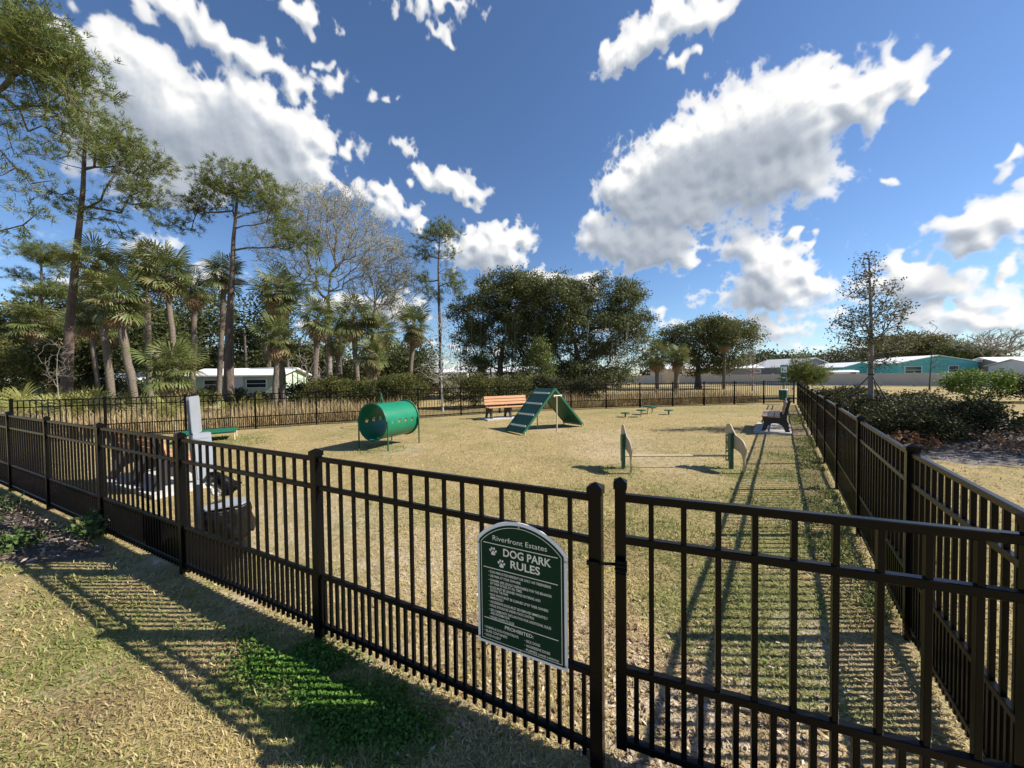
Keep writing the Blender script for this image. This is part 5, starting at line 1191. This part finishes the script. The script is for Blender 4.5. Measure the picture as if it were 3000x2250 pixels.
# ------------------------------------------------------------------ houses beyond the park
def house(name, label, c, ang, w, d, eave, ridge, m_wall, m_roof, windows=(), over=0.35, gable_x=True, chimney=None, siding=0, door=None):
    """local x along the front, -y the front; the gable end faces the front when gable_x, else the eaves do"""
    root = thing(name, label, 'house', c, ang)
    hw, hd = w / 2, d / 2; b = MB()
    if gable_x:
        V = [(-hw, -hd, -.1), (hw, -hd, -.1), (hw, hd, -.1), (-hw, hd, -.1), (-hw, -hd, eave), (hw, -hd, eave), (hw, hd, eave), (-hw, hd, eave), (0, -hd, ridge), (0, hd, ridge)]
        F = [(0, 1, 5, 8, 4), (1, 2, 6, 5), (2, 3, 7, 9, 6), (3, 0, 4, 7)]
    else:
        V = [(-hw, -hd, -.1), (hw, -hd, -.1), (hw, hd, -.1), (-hw, hd, -.1), (-hw, -hd, eave), (hw, -hd, eave), (hw, hd, eave), (-hw, hd, eave), (-hw, 0, ridge), (hw, 0, ridge)]
        F = [(0, 1, 5, 4), (1, 2, 6, 9, 5), (2, 3, 7, 6), (3, 0, 4, 8, 7)]
    wl = b.add(V, F).build('wall', m_wall, root)
    if siding:
        for k in range(siding):
            z = 0.2 + (eave - 0.2) * k / siding
            MB().box((0, -hd - 0.012, z), (w - 0.04, 0.02, 0.035)).build('siding_board', m_wall, root)
    half = hw if gable_x else hd; sl = (ridge - eave) / half; e2 = half + over
    for s in (-1, 1):
        z0 = eave - over * sl; V = []
        L = (hd if gable_x else hw) + over * 0.7
        for q in (-L, L):
            for (x, z) in ((0, ridge + 0.03), (s * e2, z0 + 0.03), (s * e2, z0 + 0.14), (0, ridge + 0.14)):
                V.append((x, q, z) if gable_x else (q, x, z))
        MB().add(V, [(0, 1, 2, 3), (7, 6, 5, 4), (0, 4, 5, 1), (1, 5, 6, 2), (2, 6, 7, 3), (3, 7, 4, 0)]).build('roof', m_roof, root)
    for (x, z, ww, hh) in windows:
        f = MB()
        for (cx, cz, sx, sz) in ((x, z + hh / 2, ww + 0.12, 0.07), (x, z - hh / 2, ww + 0.12, 0.07), (x - ww / 2, z, 0.07, hh - 0.07), (x + ww / 2, z, 0.07, hh - 0.07), (x, z, ww - 0.07, 0.04)):
            f.box((cx, -hd - 0.03, cz), (sx, 0.06, sz))
        fo = f.build('window', M_trim, root); MB().box((x, -hd - 0.006, z), (ww - 0.04, 0.02, hh - 0.04)).build('pane', M_glass, fo)
    if door: 
        do = MB().box((door, -hd - 0.02, 1.0), (0.9, 0.05, 2.0)).build('door', M_trim, root); MB().box((door + .35, -hd - .06, 1.0), (.05, .05, .05)).build('door_handle', M_steel, do)
    if chimney: MB().box((chimney, 0.2, ridge + 0.1), (0.7, 0.6, 1.3)).build('chimney', M_brick, root)
    return root
# teal mobile home on the right, its sunlit side bay with awnings
p = G(2672, 57)
th = house('mobile_home', 'teal house with a low white gable roof behind the taupe fence', p, math.radians(-8), 10.2, 8, 2.75, 3.75, M_teal, M_roofwhite, windows=[(2.0, 1.75, 1.25, 1.0), (-3.2, 1.7, 2.2, 1.1)], siding=7)
bay = link('side_bay', MB().box((1.55, 1.6, 1.35), (3.1, 3.2, 2.7)).mesh('side_bay', M_teal_lit), th, loc=(5.14, -3.9, 0), rot=(0, 0, math.radians(34)))
MB().add([(-.3, -.45, 3.02), (3.5, -.45, 2.74), (3.5, 3.4, 2.74), (-.3, 3.4, 3.02), (-.3, -.45, 3.12), (3.5, -.45, 2.84), (3.5, 3.4, 2.84), (-.3, 3.4, 3.12)], [(3, 2, 1, 0), (4, 5, 6, 7), (0, 1, 5, 4), (1, 2, 6, 5), (2, 3, 7, 6), (3, 0, 4, 7)]).build('bay_roof', M_roofwhite, bay)
for k in range(7): MB().box((1.55, -.012, 0.25 + .34 * k), (3.06, .02, .035)).build('siding_board', M_teal_lit, bay)
for x in (1.0, 2.3):
    MB().add([(x - .45, -.05, 2.25), (x + .45, -.05, 2.25), (x + .45, -.62, 1.65), (x - .45, -.62, 1.65), (x - .45, -.03, 2.21), (x + .45, -.03, 2.21), (x + .45, -.60, 1.61), (x - .45, -.60, 1.61)], [(0, 1, 2, 3), (7, 6, 5, 4), (0, 3, 7, 4), (1, 5, 6, 2), (3, 2, 6, 7), (0, 4, 5, 1)]).build('awning', M_roofgrey, bay)
    MB().box((x, -.02, 1.7), (.8, .03, 1.0)).build('window', M_glass, bay)
house('mobile_home', 'small teal house behind the little pine', G(2470, 62), math.radians(-4), 5.2, 7, 2.3, 3.0, M_teal, M_roofwhite, windows=[(1.4, 1.6, .9, .8)])
house('house', 'dark slate grey building with a sloping pale metal roof', G(2315, 70), math.radians(14), 10.5, 9, 2.5, 4.1, M_hgrey, M_roofgrey, windows=[(3.4, 1.6, 1.4, 1.2)], door=4.6)
house('shed', 'low grey shed with white end left of the slate grey building', G(2150, 56), math.radians(-6), 6.0, 4, 2.3, 2.75, M_hgrey, M_roofwhite, gable_x=False, windows=[(2.3, 1.9, .9, .5)])
house('house', 'cream house with a white roof behind the palms', G(2005, 58), math.radians(3), 8.6, 6, 2.35, 3.15, M_hcream, M_roofwhite, gable_x=False, windows=[(1.2, 1.9, 1.4, .8), (-2.6, 1.9, 1.2, .8)])
house('house', 'brown house with white metal roof at the right edge', G(2945, 52), math.radians(-12), 5.5, 6, 2.4, 3.3, M_hbeige, M_roofwhite, windows=[(0.4, 1.75, 1.5, .7)], gable_x=False)
house('house', 'pale house cut by the right edge of the picture', G(3040, 47), math.radians(-12), 5.0, 6, 2.1, 2.9, M_hwhite, M_roofwhite, gable_x=False, windows=[(-1, 1.6, 1.1, .8)])
house('mobile_home', 'long white building seen under the oaks on the left', G(1290, 48), math.radians(2), 7.6, 5, 2.15, 2.7, M_hwhite, M_roofwhite, gable_x=False, windows=[(-2.2, 1.6, 1.2, .8), (1.8, 1.6, 1.2, .8)], door=0.2)
house('mobile_home', 'white building behind the trunk of the left oak', G(1470, 50), math.radians(-2), 7.0, 5, 2.15, 2.75, M_hwhite, M_roofwhite, gable_x=False, windows=[(-2.2, 1.6, 1.2, .8), (1.8, 1.6, 1.2, .8)])
house('mobile_home', 'white building seen low behind the right oak', G(1700, 54), math.radians(-2), 9.0, 5, 2.1, 2.6, M_hwhite, M_roofwhite, gable_x=False, windows=[(-2.2, 1.6, 1.2, .8), (1.8, 1.6, 1.2, .8)])
house('house', 'mint green house with white roof and brick chimney behind the pines', G(735, 31.5), math.radians(4), 7.2, 4, 2.0, 2.5, M_hgreen, M_roofwhite, gable_x=False, windows=[(-1.9, 1.25, 1.2, .8), (1.6, 1.3, 1.6, .7)], chimney=-2.4, door=0.1, over=0.5)
house('house', 'small mint shed left of the trunkless palm', G(395, 31), math.radians(8), 2.6, 3, 1.7, 2.2, M_hgreen, M_roofwhite, gable_x=False)
house('shed', 'white shed roof among the palmettos at the left edge', G(45, 29), math.radians(20), 3.4, 3, 1.35, 1.95, M_hwhite, M_roofwhite, gable_x=False)
# parked camper roof before the small teal house
cp = thing('camper', 'white camper roof showing above the taupe fence', 'camper', G(2450, 57), math.radians(-5))
MB().box((0, 0, 1.0), (5.2, 2.2, 1.5), ch=0.2).build('body', M_hwhite, cp); MB().box((0, 0, 1.80), (4.2, 1.6, 0.1), ch=.03).build('roof', M_roofwhite, cp)
for x in (-1.6, 1.6):
    MB().tube([(x, -1.15, 0.35), (x, -0.9, 0.35)], 0.35, 16).build('wheel', M_blackplastic, cp)
    MB().box((x, -1.115, 1.2), (0.9, 0.03, 0.5)).build('window', M_glass, cp)
up = thing('utility_pole', 'thin utility pole with crossarm left of the small teal house', 'pole', G(2416, 66))
MB().tube([(0, 0, -.2), (0, 0, 4.7)], [0.11, 0.08], 8).build('pole', M_wood, up); MB().box((0, 0, 4.3), (1.2, .09, .1)).build('crossarm', M_wood, up)

# ------------------------------------------------------------------ taupe vinyl privacy fence, panel by panel
A, B = Vector((18.5, 62.0, 0)), Vector((52.0, 27.5, 0)); d = B - A; n = int(d.length / 2.44); u = d.normalized(); ang = math.atan2(u.y, u.x)
vf = thing('vinyl_fence', 'long taupe vinyl privacy fence in front of the houses', 'fence', A)
me_vp = MB(); me_vp.box((0, 0, 0.70), (2.30, 0.03, 1.22))
for k in range(14): me_vp.box((-1.06 + 0.163 * k, -0.017, 0.70), (0.150, 0.012, 1.20))
me_vp.box((0, 0, 1.34), (2.31, 0.05, 0.10)); me_vp.box((0, 0, 0.09), (2.31, 0.05, 0.12)); me_vp = me_vp.mesh('panel', M_vinyl)
me_vq = MB().box((0, 0, 0.70), (0.125, 0.125, 1.5)).box((0, 0, 1.47), (0.15, 0.15, 0.05)).mesh('post', M_vinyl)
for k in range(n):
    q = u * (2.44 * k); link('post', me_vq, vf, loc=q, rot=(0, 0, ang)); link('panel', me_vp, vf, loc=q + u * 1.22, rot=(0, 0, ang))
v2 = thing('vinyl_fence', 'short grey privacy fence under the oaks behind the shrubs', 'fence', G(1265, 38))
for k in range(7):
    q = Vector((2.44 * k, 0.3 * k, -0.15)); link('post', me_vq, v2, loc=q, rot=(0, 0, .12)); link('panel', me_vp, v2, loc=q + Vector((1.22, .15, 0)), rot=(0, 0, .12))

# ------------------------------------------------------------------ grass, litter and mulch (uncountable)
def side_of(p, a, d): return (p[0] - a.x) * d.y - (p[1] - a.y) * d.x
def inpoly(x, y, P):
    r = np.zeros(len(x), bool); n = len(P); j = n - 1
    for i in range(n):
        xi, yi = P[i]; xj, yj = P[j]
        c = ((yi > y) != (yj > y)) & (x < (xj - xi) * (y - yi) / (yj - yi + 1e-12) + xi); r ^= c; j = i
    return r
def sample(rg, n, r0, r1, k, amax=62):
    """positions round the viewer, thinning out with distance"""
    u = rg.random(n); a = np.radians(rg.uniform(-amax, amax, n))
    e = 2 - k; r = (r0 ** e + u * (r1 ** e - r0 ** e)) ** (1 / e)
    return r * np.sin(a), r * np.cos(a), r
STRAW = np.array([(0.54, 0.425, 0.20), (0.47, 0.36, 0.165), (0.40, 0.31, 0.135), (0.59, 0.49, 0.26), (0.42, 0.37, 0.145)])
OLIV = np.array([(0.30, 0.30, 0.10), (0.23, 0.26, 0.075), (0.34, 0.33, 0.13), (0.17, 0.22, 0.05)])
def blades(name, label, x, y, rg, L, wdt, lay, cat='grass', gr=None, z0=None, pal=None, thin=1.0):
    n = len(x); gm_ = blobs(x, y, GREEN) if gr is None else gr
    base = fbm(x, y, 0.8, 31); q = gm_ * 1.0 + np.clip((base - 0.48) * 2.2, 0, 0.5) + rg.random(n) * 0.28
    green = q > 0.55
    c = STRAW[rg.integers(len(STRAW), size=n)]; c2 = OLIV[rg.integers(len(OLIV), size=n)]
    if pal is not None: c = np.array(pal)[rg.integers(len(pal), size=n)]; green[:] = False
    if pal is None:
        br = np.clip((fbm(x, y, 2.6, 57, 4) - 0.50) * 5, 0, 1); brown = rg.random(n) < br * 0.75
        c = np.where(brown[:, None], np.array((0.31, 0.22, 0.12)), c) * (0.80 + 0.40 * fbm(x, y, 1.1, 77))[:, None]
    c = np.where(green[:, None], c2, c) * rg.uniform(0.72, 1.16, n)[:, None]
    a = rg.random(n) * 6.2832; tilt = np.radians(np.clip(rg.normal(lay, 16, n), 2, 88))
    d = np.stack([np.cos(a) * np.sin(tilt), np.sin(a) * np.sin(tilt), np.cos(tilt)], 1); s = np.stack([-np.sin(a), np.cos(a), np.zeros(n)], 1)
    l = (L * rg.uniform(0.55, 1.35, n))[:, None]; w = (wdt * rg.uniform(0.7, 1.3, n))[:, None]
    b = np.stack([x, y, gz(x, y) if z0 is None else z0], 1)
    mid = b + d * l * 0.55 + np.array([0, 0, 1]) * l * 0.06; tip = b + d * l + s * l * rg.normal(0, 0.18, n)[:, None]; tip[:, 2] = np.maximum(tip[:, 2] - 0.10 * l[:, 0], b[:, 2] + 0.003)
    V = np.stack([b - s * w * 0.5, b + s * w * 0.5, mid - s * w * 0.42, mid + s * w * 0.42, tip], 1).reshape(-1, 3)
    i = np.arange(n)[:, None] * 5
    F = np.concatenate([i + np.array([[0, 1, 3]]), i + np.array([[0, 3, 2]]), i + np.array([[2, 3, 4]])])
    return tag(link(name, raw_mesh(name, V, F, M_blade, np.repeat(c, 5, 0))), label, cat, kind='stuff')
rg = rng_(901)
x, y, r = sample(rg, 400000, 0.75, 22.0, 2.68)
keep = ~(inpoly(x, y, BED_L) | inpoly(x, y, BED_R)); keep &= rg.random(len(x)) > blobs(x, y, SAND) * 0.85
for (cx, cy, a, sx, sy) in ((7.79, 10.64, ang_r, 2.08, .86), (-.18, 14.25, a2, 2.1, .85), (-5.92, 5.98, a3, 2.2, .95)):
    u_ = (x - cx) * math.cos(a) + (y - cy) * math.sin(a); v_ = -(x - cx) * math.sin(a) + (y - cy) * math.cos(a); keep &= ~((np.abs(u_) < sx / 2) & (np.abs(v_) < sy / 2))
x, y, r = x[keep], y[keep], r[keep]
blades('grass', 'short dry grass of the lawn inside and outside the fence', x, y, rg, 0.033 + 0.0018 * np.minimum(r, 10), 0.0024 + 0.0009 * r, 69)
# greener, more upright growth in patches
xs, ys = [], []
for (a, b, q, w) in GREEN:
    if q > 1.5: continue
    k = int(5200 * q * q * min(1.0, 4.5 / (math.hypot(a, b) + 0.5))); t = rg.random(k) * 6.283; m_ = np.sqrt(rg.random(k)) * q * 1.15; xs.append(a + m_ * np.cos(t)); ys.append(b + m_ * np.sin(t))
x = np.concatenate(xs); y = np.concatenate(ys); keep = rg.random(len(x)) < np.clip(fbm(x, y, 3.0, 8) * 1.7 - 0.35, 0, 1); x, y = x[keep], y[keep]; r = np.hypot(x, y)
blades('grass', 'greener upright grass in patches along the fences', x, y, rg, 0.048 + 0.001 * r, 0.0034 + 0.0008 * r, 50, gr=np.full(len(x), 0.9))
# clover-like ground cover left of the first fence post
k = 15000; x = rg.normal(-1.05, 0.28, k); y = rg.normal(1.93, 0.10, k) - (x + 1.05) * 0.50
fd = side_of((x, y), FRONT0, FRONTD)
keep = (rg.random(k) < np.clip(fbm(x, y, 4.0, 3) * 2.4 - 0.75, 0, 1)); x, y = x[keep], y[keep]
C = np.stack([x, y, gz(x, y) + rg.uniform(0.008, 0.035, len(x))], 1)
tag(leaves(rg, C, 0.006, 2, 0.017, [(0.05, 0.12, 0.016), (0.085, 0.18, 0.026), (0.13, 0.25, 0.045)], 'clover', None, up=1.6, aspect=0.9), 'bright green clover patch at the foot of the front fence', 'clover', kind='stuff')
# tufts of weeds along the inside of the right fence
xs, ys = [], []
for k in range(240):
    s_ = rg.random() * 15; o_ = abs(rg.normal(0, 0.22)) + 0.03; p = RIGHT0 + RIGHTD * s_ - nrm * o_
    if fbm(np.array([p.x]), np.array([p.y]), 0.9, 4)[0] < 0.46: continue
    m_ = int(34 if s_ < 6 else 20); xs.append(p.x + rg.normal(0, 0.05, m_)); ys.append(p.y + rg.normal(0, 0.05, m_))
x = np.concatenate(xs); y = np.concatenate(ys); r = np.hypot(x, y)
blades('weeds', 'leafy green weeds along the inside foot of the right fence', x, y, rg, 0.075 + 0 * r, 0.007 + 0.0006 * r, 45, cat='weeds', gr=np.full(len(x), 0.9))
# tall dry grasses behind the far fence
def along_far(s):
    L1 = PL * 8; a = np.minimum(s, L1); b = np.maximum(s - L1, 0)
    return FAR0.x + FARD1.x * a + FARD2.x * b, FAR0.y + FARD1.y * a + FARD2.y * b
k = 42000; s_ = np.concatenate([rg.uniform(1.0, 14.0, k // 2), rg.uniform(20.5, 33, k // 2)]); x, y = along_far(s_)
off = rg.uniform(0.7, 4.5, len(x)); x = x - FARD2.y * -off * 0 + off * -0.36; y = y + off * 0.93
keep = rg.random(len(x)) < np.clip(fbm(x, y, 0.7, 9) * 2.6 - 0.8, 0, 1); x, y = x[keep], y[keep]; n_ = len(x)
blades('tall_grass', 'tall tan grasses standing behind the far fence', x, y, rg, rg.uniform(0.35, 0.85, n_), np.full(n_, 0.016), 18, pal=[(0.42, 0.31, 0.17), (0.50, 0.38, 0.22), (0.34, 0.24, 0.13), (0.30, 0.27, 0.12)], z0=np.zeros(n_))
# mulch chips
def chips(label, poly, n, cols, z, rg, r1=0.03):
    P = np.array(poly); lo, hi = P.min(0), P.max(0)
    x = rg.uniform(lo[0], hi[0], n * 3); y = rg.uniform(lo[1], hi[1], n * 3); r = np.hypot(x, y)
    ok = inpoly(x, y, poly) & (rg.random(n * 3) < np.clip(6.0 / r, 0, 1) ** 1.5); x, y, r = x[ok][:n], y[ok][:n], r[ok][:n]
    C = np.stack([x, y, np.full(len(x), z) + rg.uniform(0, 0.018, len(x))], 1)
    return tag(leaves(rg, C, 0.01, 1, 0.055, cols, 'mulch_chips', None, m=M_chip, up=2.2, aspect=0.35), label, 'mulch', kind='stuff')
chips('bark chips and pale litter on the left mulch bed', BED_L, 14000, [(0.06, 0.042, 0.03), (0.10, 0.07, 0.05), (0.16, 0.12, 0.09), (0.34, 0.29, 0.24)], 0.055, rg)
chips('bark chips on the grey mulch bed at the right', BED_R, 22000, [(0.09, 0.075, 0.065), (0.15, 0.13, 0.115), (0.23, 0.20, 0.18), (0.34, 0.31, 0.28)], 0.045, rg)
# fallen leaves and straw litter on the bare sand by the gate
k = 2600; x = rg.normal(0.55, 0.65, k); y = rg.normal(1.75, 0.45, k)
tag(leaves(rg, np.stack([x, y, gz(x, y) + 0.01], 1), 0.004, 1, 0.035, [(0.30, 0.20, 0.12), (0.42, 0.31, 0.2), (0.16, 0.10, 0.06), (0.5, 0.42, 0.3)], 'leaf_litter', None, m=M_chip, up=2.5, aspect=0.4), 'dead leaf litter on the bare sand by the gate', 'litter', kind='stuff')

print('objects', len(bpy.data.objects), 'tris', sum(len(m.loops) - 2 * len(m.polygons) for m in bpy.data.meshes))
